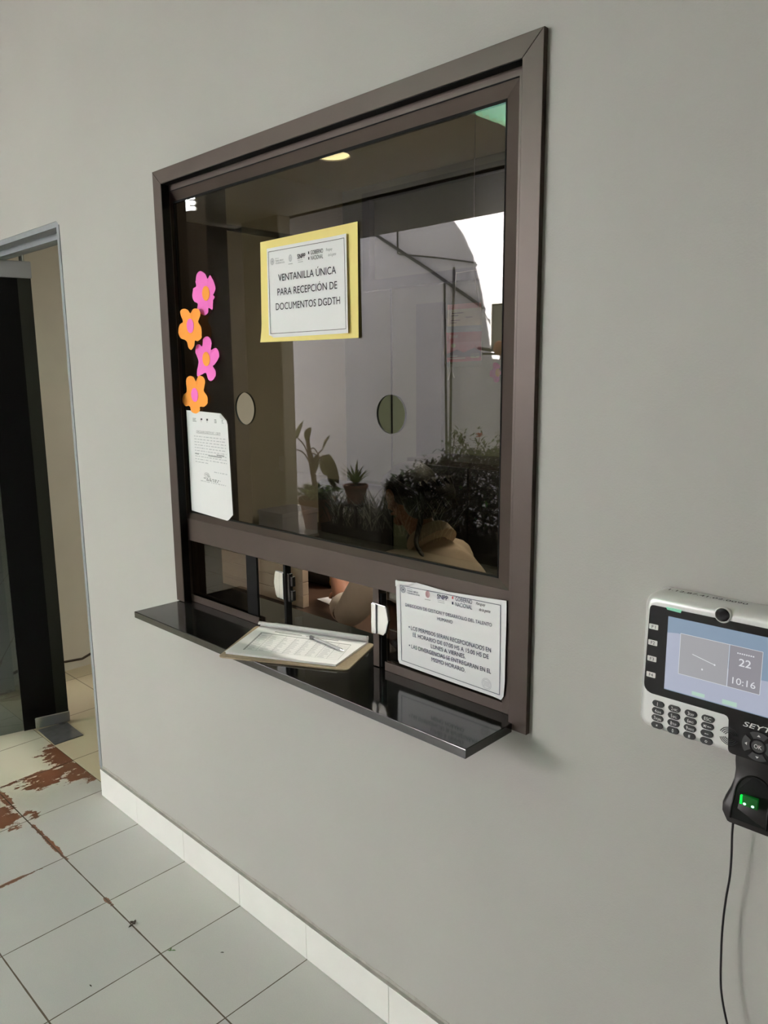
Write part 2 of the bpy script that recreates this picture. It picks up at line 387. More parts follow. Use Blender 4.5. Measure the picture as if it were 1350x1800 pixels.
# porch roof, beam, end wall, column, courtyard
MI = MIR
CZ, YE, YW = 3.22, 5.12, 7.4          # porch ceiling height, how far the roof reaches out, the courtyard wall beyond
HX0, HX1, HY0, HY1 = -3.06, -2.3, -3.05, -2.1          # rooflight opening over the porch
def slab_with_hole(z0, z1, y_out, y_in):
    return MB().box(-11.5, HX0, y_out, y_in, z0, z1).box(HX1, 3.4, y_out, y_in, z0, z1).box(HX0, HX1, y_out, HY0, z0, z1).box(HX0, HX1, HY1, y_in, z0, z1)
struct('ceiling_porch', slab_with_hole(CZ, CZ+.15, -3.75, 0), M['porch_ceil'], 'plain porch ceiling mirrored in the window', 'ceiling')
slat = mat('dark_slatted_soffit', (.11, .095, .075), .5, var=.1, vscale=4)
sf = MB()
for k in range(14): sf.box(-11.5, 3.4, -3.83-.093*(k+1)+.006, -3.83-.093*k, CZ-.005, CZ+.02)
sf.box(-11.5, 3.4, MI-YE-.06, -3.75, CZ+.02, CZ+.15)
struct('ceiling_soffit', sf, slat, 'dark slatted soffit at the outer edge of the porch, mirrored in the glass', 'ceiling')
struct('roof', slab_with_hole(3.40, 3.6, MI-YE-.06, 3.0), M['white_wall'])
# unseen wall added and outlined to throw the curved shade on the courtyard wall
par = [(-14, 3.6), (-6.28, 3.6), (-6.36, 4.0), (-6.47, 4.5), (-6.62, 4.98), (-6.80, 5.3), (-7.05, 5.6), (-7.4, 5.85), (-8.0, 6.1), (-9, 6.3), (-14, 6.4)]
struct('wall_shade_curve', MB().prism([(x, MI-YE-.05, z) for x, z in par], (0, .12, 0)), M['white_wall'])
struct('wall_sun_block', MB().box(-4.75, 4.0, MI-YE-.05, MI-YE+.15, 3.6, 7.2), M['white_wall'])  # unseen, added to keep sun off the courtyard wall's right side
struct('wall_end', MB().box(-7.25, -7.1, -4.0, 0, 0, CZ), mat('dark_timber_cladding', (.07, .055, .04), .6, var=.1), 'dark end wall of the porch', 'wall')
struct('wall_sky_block', MB().box(-2.2, 3.15, -5.0, -4.85, 0, CZ-.01), M['wall'])  # unseen, added to block sky light coming from the right
struct('wall_light_block', MB().box(3.0, 3.15, -5.0, 0, 0, CZ), M['wall'])  # unseen end wall, added to cut the light entering the porch
struct('wall_column', MB().box(-6.78, -6.18, -3.78, -3.62, .0, CZ, .01), mat('beige_column_paint', (.62, .56, .44), .7, var=.03), 'beige porch column mirrored at the left of the glass', 'column')
struct('ground', MB().box(-16, 4, -8.4, -5.2, -.12, -.02), mat('courtyard_paving', (.55, .55, .58), .8, var=.15, vscale=3), 'paved courtyard ground', 'ground')
struct('wall_courtyard', MB().box(-18, 4, MI-YW-.2, MI-YW, -.1, 5.2), M['white_wall'], 'white courtyard wall, its upper right in sun, mirrored in the glass', 'wall')

# ------------------------------------------------------------------ the service window
win = tag(thing('window_1', 'brown aluminium service window with dark glass and two speaking holes', 'window', (-1.45, 0, .954)), kind='structure')
tr = MB(); F = -.012
X0, X1, Z0, Z1 = -2.109, -.790, .939, 2.242; tx0, tx1, tz1 = -2.066, -.834, 2.203
# mitred outer trim: L-section (face + inner return)
def member(mb, a0, a1, b0, b1, yf, yb):
    """a0,a1 outer edge ends; b0,b1 inner edge ends (x,z): a mitred bar from yf to yb"""
    mb.prism([(a0[0], yf, a0[1]), (a1[0], yf, a1[1]), (b1[0], yf, b1[1]), (b0[0], yf, b0[1])], (0, yb-yf, 0), .0012, 2)
member(tr, (X0, Z1), (X1, Z1), (tx0, tz1), (tx1, tz1), F, .016)
member(tr, (X1, Z1), (X1, Z0), (tx1, tz1), (tx1, Z0), F, .0165)
member(tr, (X0, .955), (X0, Z1), (tx0, .955), (tx0, tz1), F, .0165)
tr.build('outer_trim', M['bronze'], win)
# sash: flat rail then bevel running back to the glass
ox0, ox1, oz0, oz1 = -2.094, -.8345, 1.222, 2.204     # outer rectangle of bevel start zone
def ring(mb, R1, y1, R2, y2):
    (a0, a1, c0, c1), (b0, b1, d0, d1) = R1, R2
    P = [(a0, y1, c0), (a1, y1, c0), (a1, y1, c1), (a0, y1, c1)]; Q = [(b0, y2, d0), (b1, y2, d0), (b1, y2, d1), (b0, y2, d1)]
    for k in range(4): mb.face([P[k], P[(k+1) % 4], Q[(k+1) % 4], Q[k]])
sa = MB()
gx0, gx1, gz0, gz1 = -2.066, -.893, 1.240, 2.157
ring(sa, (-2.12, -.80, 1.200, 2.235), .013, (-2.086, -.8555, 1.222, 2.185), .013)
ring(sa, (-2.086, -.8555, 1.222, 2.185), .013, (-2.086, -.8555, 1.222, 2.185), .0145)
ring(sa, (-2.086, -.8555, 1.222, 2.1842), .0145, (gx0, gx1, gz0, gz1+.004), .0285)
ring(sa, (gx0, gx1, gz0, gz1+.004), .0285, (gx0, gx1, gz0, gz1+.004), .040)
ring(sa, (gx0, gx1, gz0, gz1+.004), .040, (-2.12, -.80, 1.19, 2.235), .040)
bmesh.ops.remove_doubles(sa.bm, verts=sa.bm.verts, dist=1e-5)
sa.build('sash', M['bronze'], win)
gk = MB()
for q in ((gx0-.001, gx1+.001, gz1-.002, gz1+.0035), (gx0-.001, gx1+.001, gz0-.001, gz0+.0025)): gk.box(q[0], q[1], .0272, .0355, q[2], q[3])
for q in ((gx0-.001, gx0+.0025), (gx1-.002, gx1+.001)): gk.box(q[0], q[1], .0272, .0355, gz0, gz1)
gk.build('gasket', M['gasket'], win)
rs_ = MB().box(tx0-.0005, tx0+.0012, F+.0015, .0135, .956, tz1).box(tx0, tx1, F+.0015, .0135, tz1-.0012, tz1+.0005)  # black strips standing in for shade on the trim's inner returns
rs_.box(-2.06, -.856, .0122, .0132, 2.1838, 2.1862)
rs_.build('rebate_shade_and_seam', M['gasket'], win)
MB().box(-2.0948, -2.088, .046, .1495, .955, 2.231).build('reveal_lining', M['bronze'], win)
mr_ = MB().box(-2.0945, -.8345, .0132, .045, 1.153, 1.2225, .0015)
mr_.build('transom_rail', M['bronze'], win)
# main pane with two round speaking holes
def pane_with_holes(x0, x1, z0, z1, yf, yb, holes, n=40):
    mb = MB(); bm = mb.bm
    cols = [x0, -1.477, x1]
    for (hx, hz, r), a, b in zip(holes, cols, cols[1:]):
        out = []; inn = []
        for k in range(n):
            t = 2*math.pi*(k+.5)/n; dx, dz = math.cos(t), math.sin(t)
            s = min(((b if dx > 0 else a)-hx)/dx if abs(dx) > 1e-9 else 1e9, ((z1 if dz > 0 else z0)-hz)/dz if abs(dz) > 1e-9 else 1e9)
            out.append((hx+dx*s, hz+dz*s)); inn.append((hx+dx*r, hz+dz*r))
        corners = [(a, z0), (b, z0), (b, z1), (a, z1)]
        for y in (yf, yb):
            for k in range(n):
                k2 = (k+1) % n; poly = [out[k]]
                for c in corners:       # a corner between two rays
                    t = math.atan2(c[1]-hz, c[0]-hx) % (2*math.pi); t0 = 2*math.pi*(k+.5)/n; t1 = t0+2*math.pi/n
                    if t0 < t < t1 or t0 < t+2*math.pi < t1: poly.append(c)
                poly += [out[k2], inn[k2], inn[k]]
                P = [(p[0], y, p[1]) for p in poly]
                mb.face(P if y == yf else list(reversed(P)))
        for k in range(n):
            k2 = (k+1) % n; mb.mi = 1
            mb.face([(inn[k][0], yf, inn[k][1]), (inn[k2][0], yf, inn[k2][1]), (inn[k2][0], yb, inn[k2][1]), (inn[k][0], yb, inn[k][1])]); mb.mi = 0
    return mb
pane_with_holes(gx0-.001, gx1+.001, gz0-.001, gz1+.001, .028, .034, [(-1.758, 1.568, .0445), (-1.198, 1.568, .0445)]).build(
    'glass_pane', [M['pane'], mat('cut_glass_edge', (.02, .025, .02), .8, spec=.1)], win, recalc=False)
# lower band: stiles, small panes, channels, latches
def box_part(name, m, *a, bev=.0008): return MB().box(*a, bev).build(name, m, win)
box_part('lower_stile', M['bronze'], -2.0945, -2.078, .014, .045, .954, 1.153)
box_part('lower_stile', M['bronze'], -1.252, -1.232, .018, .045, .956, 1.153)
box_part('lower_stile', M['bronze'], -.868, -.8345, .014, .045, .956, 1.153)
box_part('fixed_pane', M['smoke'], -2.078, -1.782, .030, .034, .968, 1.153, bev=0)
box_part('pane_edge', M['gasket'], -1.784, -1.734, .0295, .037, .956, 1.153)
sp1 = box_part('sliding_pane', M['clear'], -1.734, -1.548, .040, .044, .960, 1.153, bev=0)
box_part('sliding_pane_stile', M['gasket'], -1.6075, -1.5975, .026, .046, .956, 1.153)
box_part('fixed_pane', M['smoke'], -1.222, -.868, .036, .040, .970, 1.153, bev=0)
box_part('pane_edge', M['gasket'], -1.2315, -1.2265, .022, .040, .956, 1.140)
def channel(name, x0, x1):
    c = MB().box(x0, x1, .015, .0175, .9545, .9765).box(x0, x1, .0375, .040, .9545, .972).box(x0, x1, .0175, .0375, .9545, .957).box(x0, x1, .0262, .0278, .957, .969)
    return c.build(name, M['bronze'], win)
channel('bottom_channel', -2.0915, -1.711); channel('bottom_channel', -1.210, -.8345)
def latch(x_flat, x_tip, y, zc, h):
    """polished pull plate whose outer edge is cut to a blunt point"""
    s = 1 if x_tip > x_flat else -1; w = abs(x_tip-x_flat)
    pl = [(x_flat, zc+h/2), (x_flat+s*w*.80, zc+h/2-.001), (x_flat+s*w*.88, zc+h/2-.006), (x_tip, zc+.002), (x_flat+s*w*.84, zc-h/2+.008), (x_flat+s*w*.70, zc-h/2), (x_flat, zc-h/2)]
    mb = MB().prism([(x, y, z) for x, z in pl], (0, -.009, 0), .0018, 2)
    mb.box(min(x_flat, x_flat+s*.016), max(x_flat, x_flat+s*.016), y-.013, y-.008, zc-h/2+.001, zc+h/2-.001, .0015)
    o = mb.build('pull_latch', M['chrome'], win); o['label'] = 'polished chrome pull latch'; return o
latch(-1.611, -1.6575, .0395, 1.085, .078); latch(-1.246, -1.192, .0180, 1.081, .076)
lk = MB().box(-1.593, -1.583, .028, .040, 1.045, 1.125, .001).box(-1.583, -1.572, .030, .040, 1.090, 1.118, .001).box(-1.583, -1.572, .030, .040, 1.05, 1.078, .001)
lk.build('catch', M['black_gloss'], win)

# black granite ledge
lg = MB(); o_ = [(-2.098, -.165), (-.824, -.165), (-.824, -.0125), (-.836, -.0125), (-.836, .185), (-2.092, .185), (-2.092, -.0005), (-2.098, -.0005)]
lg.prism([(x, y, .934) for x, y in o_], (0, 0, .020), .0015, 2)
tag(lg.build('window_ledge', M['granite']), 'polished black granite ledge under the service window', 'ledge')

# ------------------------------------------------------------------ papers
def quad_surf(TL, TR, BR, BL, curl=None):
    TL, TR, BR, BL = map(Vector, (TL, TR, BR, BL))
    def s(u, v):
        p = (TL*(1-u)+TR*u)*(1-v)+(BL*(1-u)+BR*u)*v
        if curl: p = p+Vector((0, -curl(u, v), 0))
        return p
    return s
def sheet(name, surf, m, parent, nu=16, nv=16, t=.0005, outline=None):
    """thin sheet of paper with real thickness following surf; outline = u,v polygon to cut it to"""
    mb = MB()
    if outline is None:
        n0 = 0
        A = [[mb.bm.verts.new(surf(i/nu, j/nv)) for j in range(nv+1)] for i in range(nu+1)]
        B = [[mb.bm.verts.new(surf(i/nu, j/nv)+Vector((0, t, 0))) for j in range(nv+1)] for i in range(nu+1)]
        for i in range(nu):
            for j in range(nv):
                mb.bm.faces.new([A[i][j], A[i][j+1], A[i+1][j+1], A[i+1][j]]); mb.bm.faces.new([B[i][j], B[i+1][j], B[i+1][j+1], B[i][j+1]])
        for i in range(nu):
            for j in (0, nv): mb.bm.faces.new([A[i][j], A[i+1][j], B[i+1][j], B[i][j]])
        for j in range(nv):
            for i in (0, nu): mb.bm.faces.new([A[i][j], A[i][j+1], B[i][j+1], B[i][j]])
    else:
        a = [mb.bm.verts.new(surf(u, v)) for u, v in outline]; b = [mb.bm.verts.new(surf(u, v)+Vector((0, t, 0))) for u, v in outline]; n = len(a)
        mb.bm.faces.new(a); mb.bm.faces.new(list(reversed(b)))
        for i in range(n): mb.bm.faces.new([a[i], b[i], b[(i+1) % n], a[(i+1) % n]])
    return mb.build(name, m, parent, smooth=outline is None)

def letterhead(mb, S, vrow, colour, mats):
    """seal, ministry lines, oval mark, SNPP, flag squares, GOBIERNO NACIONAL, script lines; vrow(u) = centre line of the row"""
    mk = mats.index
    mb.mi = mk('ink_blue') if colour else mk('ink_grey')
    disc(mb, S, .075, vrow(.075), .024, .037, .88); disc(mb, S, .075, vrow(.075), .017, .026, .86); disc(mb, S, .075, vrow(.075), .006, .010)
    for k in range(6):
        a = k*math.pi/3+.5; disc(mb, S, .075+.010*math.cos(a), vrow(.075)+.016*math.sin(a), .0022, .0035)
    write(mb, S, 'MINISTERIO DE', .115, .165, vrow(.14)-.026, .010)
    write(mb, S, 'TRABAJO, EMPLEO', .115, .225, vrow(.14), .016, True)
    write(mb, S, 'Y SEGURIDAD SOCIAL', .115, .240, vrow(.14)+.026, .016, True)
    mb.mi = mk('ink_pink') if colour else mk('ink_pale')
    for q in (1.0, .72, .44): disc(mb, S, .315, vrow(.315)-.005, .021*q, .040*q, .74)
    disc(mb, S, .315, vrow(.315)-.005, .006, .012)
    if colour: disc(mb, S, .315, vrow(.315)-.005, .019, .038)
    mb.mi = mk('ink_grey')
    strip(mb, S, .288, vrow(.315)+.056, .342, vrow(.315)+.056, 0, .003, 3)
    mb.mi = mk('ink') if not colour else mk('ink_blue')
    write(mb, S, 'SNPP', .405, .505, vrow(.455)-.008, .050, True)
    mb.mi = mk('ink_grey')
    strip(mb, S, .407, vrow(.455)+.033, .470, vrow(.455)+.033, 0, .002, 3); strip(mb, S, .412, vrow(.455)+.052, .474, vrow(.455)+.052, 0, .0025, 3)
    mb.mi = mk('ink_red') if colour else mk('ink')
    strip(mb, S, .541, vrow(.545)-.028, .553, vrow(.545)-.028, 0, .014, 1)
    mb.mi = mk('ink_blue') if colour else mk('ink')
    strip(mb, S, .541, vrow(.545)+.030, .553, vrow(.545)+.030, 0, .014, 1)
    write(mb, S, 'GOBIERNO', .572, .718, vrow(.645)-.027, .044); write(mb, S, 'NACIONAL', .572, .718, vrow(.645)+.029, .044)
    mb.mi = mk('ink') if colour else mk('ink_grey')
    write(mb, S, 'Paraguay', .752, .830, vrow(.80)-.030, .030, False, .35); write(mb, S, 'de la gente', .778, .872, vrow(.82)+.026, .030, False, .35)
INKS = ['ink', 'ink_blue', 'ink_grey', 'ink_pale', 'ink_red', 'ink_pink']
def border(mb, S, u0, u1, v0, v1, w=.0025, asp=1.4, wob=0.0):
    for a, b, c, d in ((u0, v0, u1, v0), (u0, v1, u1, v1), (u0, v0, u0, v1), (u1, v0, u1, v1)): strip(mb, S, a, b, c, d, w, w*asp, 24)

GY = .0275      # front face of the glass
# notice on yellow card
nt_ = thing('notice', 'printed notice on yellow card taped to the dark glass', 'notice', tuple(at(545, 505, GY-.003)))
def ycurl(u, v): return .0012 + .006*max(0, u-.75)**2*16*(.3+.7*v)*.5 + .010*max(0, v-.85)*max(0, .3-u)*12
Y = GY-.001
ys = quad_surf(at(458, 426, Y), at(629.5, 389.5, Y), at(632.5, 594, Y), at(461, 602, Y), ycurl)
sheet('yellow_card', ys, M['yellow_paper'], nt_)
def wcurl(u, v): return .0032 + .006*max(0, u-.75)**2*16*.5 + .004*max(0, u-.9)*10*(.4+v)*.6
ws = quad_surf(at(470.5, 437.5, Y), at(612.5, 411, Y), at(617, 585.5, Y), at(474.5, 594, Y), wcurl)
sheet('white_sheet', ws, M['white_paper'], nt_)
S = lift(ws, .0008); mb = MB()
letterhead(mb, S, lambda u: .152, False, INKS)
mb.mi = 0
write(mb, S, 'VENTANILLA ÚNICA', .150, .865, .340, .078); write(mb, S, 'PARA RECEPCIÓN DE', .135, .875, .495, .078); write(mb, S, 'DOCUMENTOS DGDTH', .108, .905, .655, .078)
border(mb, S, .025, .975, .040, .955, .0022, 1.1)
mb.build('lettering', [M[k] for k in INKS], nt_, recalc=False)

# notice at the lower right
n2 = thing('notice', 'white notice with opening hours stuck over the lower right pane', 'notice', tuple(at(790, 1120, .012)))
Y2 = .0105
def c2(u, v): return .0012
s2 = quad_surf(at(696.5, 1019, Y2), at(891, 1056, Y2), at(888.5, 1233, Y2), at(699.5, 1164.5, Y2), c2)
wob = [(0, 0), (.05, .02), (.13, .028), (.20, -.012), (.5, .022), (.75, .012), (1.0, .0), (1.0, .25), (.996, .5), (.994, .8), (.985, .955), (.965, 1.0), (.9, .992), (.6, .998), (.3, 1.0), (.02, 1.0), (.006, .96), (.004, .5), (0, .2)]
sheet('white_sheet', s2, M['white_paper'], n2, outline=wob)
S = lift(s2, .0009); mb = MB()
letterhead(mb, S, lambda u: .098+.03*max(0, u-.4), True, INKS)
mb.mi = 1
write(mb, S, 'DIRECCION DE GESTION Y DESARROLLO DEL TALENTO', .095, .885, .268, .036); write(mb, S, 'HUMANO', .405, .545, .338, .036)
for t, u0, u1, v in (('LOS PERMISOS SERAN RECEPCIONADOS EN', .148, .880, .525), ('EL HORARIO DE 07:00 HS A 15:00 HS DE', .165, .862, .598), ('LUNES A VIERNES.', .342, .660, .668),
                     ('LAS DIVERGENCIAS SE ENTREGARAN EN EL', .148, .882, .742), ('MISMO HORARIO.', .346, .660, .815)): write(mb, S, t, u0, u1, v, .046)
disc(mb, S, .130, .520, .0055, .009); disc(mb, S, .130, .738, .0055, .009)
border(mb, S, .045, .955, .052, .950, .0022, 1.25)
mb.mi = 3; disc(mb, S, .845, .885, .042, .060, .92); disc(mb, S, .845, .885, .034, .048, .90)
for k in range(5): strip(mb, S, .82, .86+.012*k, .87, .86+.012*k, 0, .0025, 2)
mb.build('lettering', [M[k] for k in INKS], n2, recalc=False)
# turned-over strip at the top left corner
fold = MB(); A, B, Cc, D = s2(0, .005), s2(.20, -.012), s2(.13, .030), s2(.0, .075)
fold.face([A+Vector((0, -.002, 0)), B+Vector((0, -.0022, 0)), Cc+Vector((0, -.006, 0)), s2(.05, .035)+Vector((0, -.006, 0)), D+Vector((0, -.002, 0))])
fold.build('folded_corner', M['white_paper'], n2)

# circular at the left
n3 = thing('notice', 'white typed circular with a turned top right corner, taped below the flowers', 'notice', tuple(at(368, 815, GY)))
s3 = quad_surf(at(328, 721, GY-.0006), at(400.5, 724.5, GY-.0006), at(411, 918.5, GY-.0006), at(337.5, 897, GY-.0006), lambda u, v: .0012)
out3 = [(0, 0), (.35, .005), (.72, .012), (.84, .015), (.965, .075), (.985, .11), (.992, .5), (.997, .93), (.90, .985), (.86, 1.0), (.5, 1.0), (0, 1.0), (.004, .5)]
sheet('white_sheet', s3, M['white_paper'], n3, outline=out3)
S = lift(s3, .0011); mb = MB(); mb.mi = 2
for u, w in ((.16, .11), (.36, .03), (.50, .05), (.69, .08), (.86, .05)):
    for k in range(3): strip(mb, S, u, .075+.013*k, u+w*random.uniform(.6, 1), .075+.013*k, 0, .0035 if w > .05 or k < 2 else .002, 2)
mb.mi = 0
for u in (.36, .50): strip(mb, S, u, .078, u+.04, .078, 0, .008, 1)
mb.build('letterhead', [M[k] for k in INKS], n3, recalc=False); mb = MB(); mb.mi = 2
write(mb, S, 'CIRCULAR DGDTH N° 1 /2019', .235, .815, .198, .020, True); strip(mb, S, .235, .213, .815, .213, 0, .0016, 4)
mb.build('heading', [M[k] for k in INKS], n3, recalc=False); mb = MB()
rnd = random.Random(3)
def typed(v, u0, u1, m=3, h=.0045):
    mb.mi = m; u = u0
    while u < u1:
        w = rnd.uniform(.02, .075); strip(mb, S, u, v, min(u+w, u1), v, 0, h, 1); u += w+rnd.uniform(.012, .03)
for k in range(10):
    typed(.245+.0275*k, .175, .93 if k < 9 else .50)
mb.mi = 2
for a, b, v in ((.70, .88, .395), (.175, .27, .410), (.50, .82, .412)): strip(mb, S, a, v+.005, b, v+.005, 0, .0055, 4)
mb.build('body_text', [M[k] for k in INKS], n3, recalc=False); mb = MB()
typed(.565, .62, .93)
mb.mi = 2; disc(mb, S, .44, .608, .062, .026, .90); disc(mb, S, .44, .608, .035, .015, .85)
for k in range(4): strip(mb, S, .40+.02*k, .60+.006*k, .49+.015*k, .592+.012*k, 0, .002, 3)
typed(.640, .36, .76, 2, .005); typed(.655, .42, .70, 2, .006); typed(.672, .28, .88)
mb.build('stamp_and_signature', [M[k] for k in INKS], n3, recalc=False)
fc = MB(); fc.face([s3(.84, .015)+Vector((0, -.0015, 0)), s3(.965, .075)+Vector((0, -.0015, 0)), s3(.88, .060)+Vector((0, -.007, 0)), s3(.845, .045)+Vector((0, -.006, 0))])
fc.build('folded_corner', M['white_paper'], n3)

# ------------------------------------------------------------------ paper flowers
def flower(label, cpx, petals, cent, mp, mc, y=GY-.0012, group='paper flowers on the glass'):
    """petals: outline in pixels of the photo, measured round the cut-out"""
    P = [at(px, py, y) for px, py in petals]
    # smooth closed outline
    def cr(a, b, c, d, t): return .5*((2*b)+(-a+c)*t+(2*a-5*b+4*c-d)*t*t+(-a+3*b-3*c+d)*t*t*t)
    n = len(P); pts = []
    for i in range(n):
        for k in range(4): pts.append(cr(P[i-1], P[i], P[(i+1) % n], P[(i+2) % n], k/4))
    c = at(*cpx, y); t = thing('paper_flower', label, 'paper flower', tuple(c), group)
    mb = MB(); bm = mb.bm; m = len(pts)
    def bow(p, q): return Vector((p.x, y-.001-.0045*max(0, q-.55)**1.5*2, p.z))
    rings = []
    for q in (.35, .6, .8, 1.0): rings.append([bm.verts.new(bow(c.lerp(p, q), q if (i//8) % 2 else q*.8)) for i, p in enumerate(pts)])
    ctr = bm.verts.new((c.x, y-.001, c.z))
    for k in range(m):
        bm.faces.new([ctr, rings[0][k], rings[0][(k+1) % m]])
        for a, b in zip(rings, rings[1:]): bm.faces.new([a[k], b[k], b[(k+1) % m], a[(k+1) % m]])
    # paper thickness: back skin
    back = bmesh.ops.duplicate(bm, geom=bm.verts[:]+bm.edges[:]+bm.faces[:])['geom']
    for g in back:
        if isinstance(g, bmesh.types.BMVert): g.co.y += .0004
    mb.build('petals', mp, t, smooth=True)
    cp = at(*cent[0], y); rx, rz = cent[1]
    md = MB(); md.prism([(cp.x+rx*math.cos(2*math.pi*k/24), y-.0022, cp.z+rz*math.sin(2*math.pi*k/24)) for k in range(24)], (0, .0008, 0))
    md.build('flower_centre', mc, t)
    return t
def crop7(pts): return [(300+x*260/936, 440+y*500/1800) for x, y in pts]
flower('topmost pink paper flower with orange centre, one petal creased', crop7([(222, 270)])[0],
       crop7([(192, 132), (222, 150), (238, 182), (256, 158), (272, 188), (287, 240), (276, 280), (285, 297), (272, 325), (268, 376), (246, 365), (243, 395), (220, 412), (190, 398), (175, 372), (178, 338), (152, 322), (141, 290), (148, 245), (168, 228), (163, 190), (170, 150)]),
       (crop7([(226, 273)])[0], (.0185, .0205)), M['pink'], M['orange'])
flower('upper orange paper flower with pink centre, its petal lapping the frame', crop7([(128, 480)])[0],
       crop7([(90, 370), (112, 378), (130, 400), (150, 372), (178, 372), (192, 405), (180, 450), (200, 490), (200, 550), (175, 575), (160, 572), (155, 605), (136, 630), (116, 615), (104, 572), (70, 555), (53, 510), (62, 470), (84, 450), (70, 410), (68, 380)]),
       (crop7([(127, 478)])[0], (.0185, .0205)), M['orange'], M['pink'], y=GY-.0125)
flower('lower pink paper flower with orange centre, third from the top', crop7([(230, 688)])[0],
       crop7([(234, 545), (256, 562), (264, 600), (262, 630), (290, 618), (308, 645), (308, 685), (285, 722), (272, 735), (288, 765), (285, 805), (262, 827), (240, 812), (226, 775), (195, 790), (174, 795), (176, 740), (180, 700), (164, 650), (168, 605), (185, 595), (203, 608), (210, 565)]),
       (crop7([(228, 688)])[0], (.0185, .0205)), M['pink'], M['orange'])
flower('lowest orange paper flower with pink centre, just above the circular', crop7([(158, 915)])[0],
       crop7([(130, 795), (150, 805), (165, 832), (182, 795), (208, 800), (221, 830), (215, 885), (238, 925), (238, 965), (215, 990), (192, 990), (190, 1015), (165, 1033), (135, 1020), (124, 985), (100, 985), (79, 950), (86, 915), (108, 890), (104, 830), (112, 802)]),
       (crop7([(155, 915)])[0], (.0185, .0205)), M['orange'], M['pink'])

# ------------------------------------------------------------------ clipboard and pen on the ledge
cbm = thing('clipboard', 'brown hardboard clipboard with a sign-in sheet, overhanging the ledge', 'clipboard', (-1.46, -.05, .955))
ZC = .9548
FL, BL_, BR_, FR = on_z(383, 1156, ZC), on_z(450, 1102, ZC), on_z(659, 1134, ZC), on_z(611, 1180, ZC)
def cbs(u, v, h=0.0):      # u along the long side from the left, v from front to back
    p = (FL*(1-u)+FR*u)*(1-v)+(BL_*(1-u)+BR_*u)*v; return Vector((p.x, p.y, ZC+h))
def rr(pts, r=.03, n=4):
    out = []; m = len(pts)
    for i in range(m):
        a, b, c = pts[i-1], pts[i], pts[(i+1) % m]; d1 = (a-b).normalized()*r; d2 = (c-b).normalized()*r
        for k in range(n+1):
            t = k/n; out.append((b+d1)*(1-t)**2+b*2*t*(1-t)+(b+d2)*t*t)
    return out
MB().prism(rr([cbs(0, 0), cbs(1, 0), cbs(1, 1), cbs(0, 1)], .012), (0, 0, .0035), .0006, 1).build('board', M['hardboard'], cbm)
ps = MB().prism([cbs(.035, .085, .0036), cbs(.90, .06, .0036), cbs(.955, .965, .0036), cbs(.06, .965, .0036)], (0, 0, .0060), .0006, 1)
ps.prism([cbs(.030, .075, .0097), cbs(.905, .05, .0097), cbs(.955, .97, .0097), cbs(.055, .97, .0097)], (0, 0, .0005))
ps.build('paper_stack', M['white_paper'], cbm)
def pss(u, v): return cbs(.04+.88*u+.03*v, .08+.86*(1-v), .01045)
mb = MB(); mb.mi = 2
for k in range(10):
    strip(mb, pss, .10+.0, .30+.062*k, .93, .30+.062*k, 0, .0022, 2)
for u in (.10, .20, .34, .44, .55, .64, .73, .83, .93): strip(mb, pss, u, .22, u, .86, .0012, 0, 2)
mb.mi = 2; strip(mb, pss, .10, .225, .93, .225, 0, .012, 2); strip(mb, pss, .095, .22, .095, .88, .008, 0, 2)
mb.mi = 3
for k in range(9):
    for j in range(7): strip(mb, pss, .115+.105*j, .33+.062*k, .115+.105*j+.07*random.uniform(.5, 1), .33+.062*k, 0, .010, 1)
mb.mi = 0; strip(mb, pss, .20, .13, .46, .13, 0, .008, 2); strip(mb, pss, .50, .13, .80, .13, 0, .008, 2); mb.mi = 2; strip(mb, pss, .25, .17, .70, .17, 0, .005, 2)
mb.build('printed_form', [M[k] for k in INKS], cbm, recalc=False)
# page rolled back over the rear edge
rl = MB(); roll = []
for i in range(25):
    u = .055+.90*i/24; r = .0085 if i > 3 else .0075
    roll.append([cbs(u, .93, .0105+r)+Vector((math.sin(a)*(-.35)*r, math.sin(a)*r*.94, -math.cos(a)*r)) for a in [math.radians(-10+k*20) for k in range(15)]])
V = [[rl.bm.verts.new(p) for p in row] for row in roll]
for a, b in zip(V, V[1:]):
    for k in range(14): rl.bm.faces.new([a[k], b[k], b[k+1], a[k+1]])
bmesh.ops.solidify(rl.bm, geom=rl.bm.faces[:], thickness=.0005)
rl.build('rolled_page', M['white_paper'], cbm, smooth=True)

pn = thing('pen', 'clear plastic pen lying across the sign-in sheet', 'pen', tuple(cbs(.6, .6, .014)))
pa, pb = on_z(545, 1119, ZC+.0145), on_z(605, 1144, ZC+.0145)
d_ = (pb-pa).normalized()
clearp = mat('clear_pen_plastic', (.45, .45, .47), .15, spec=.6)
MB().tube([pa+d_*.012, pb-d_*.012], .0037, 6).build('barrel', clearp, pn)
MB().tube([pb-d_*.012, pb-d_*.004, pb], [.0036, .0022, .0008], 10).build('tip', M['chrome'], pn)
MB().tube([pa, pa+d_*.003, pa+d_*.02], [.003, .0042, .0042], 10).build('cap', mat('dark_grey_plastic', (.08, .08, .085), .4), pn)
sidev = Vector((-d_.y, d_.x, 0))
MB().tube([pa+d_*.004+sidev*.004, pa+d_*.03+sidev*.0055, pa+d_*.045+sidev*.005], .0012, 6).build('pocket_clip', M['chrome'], pn)

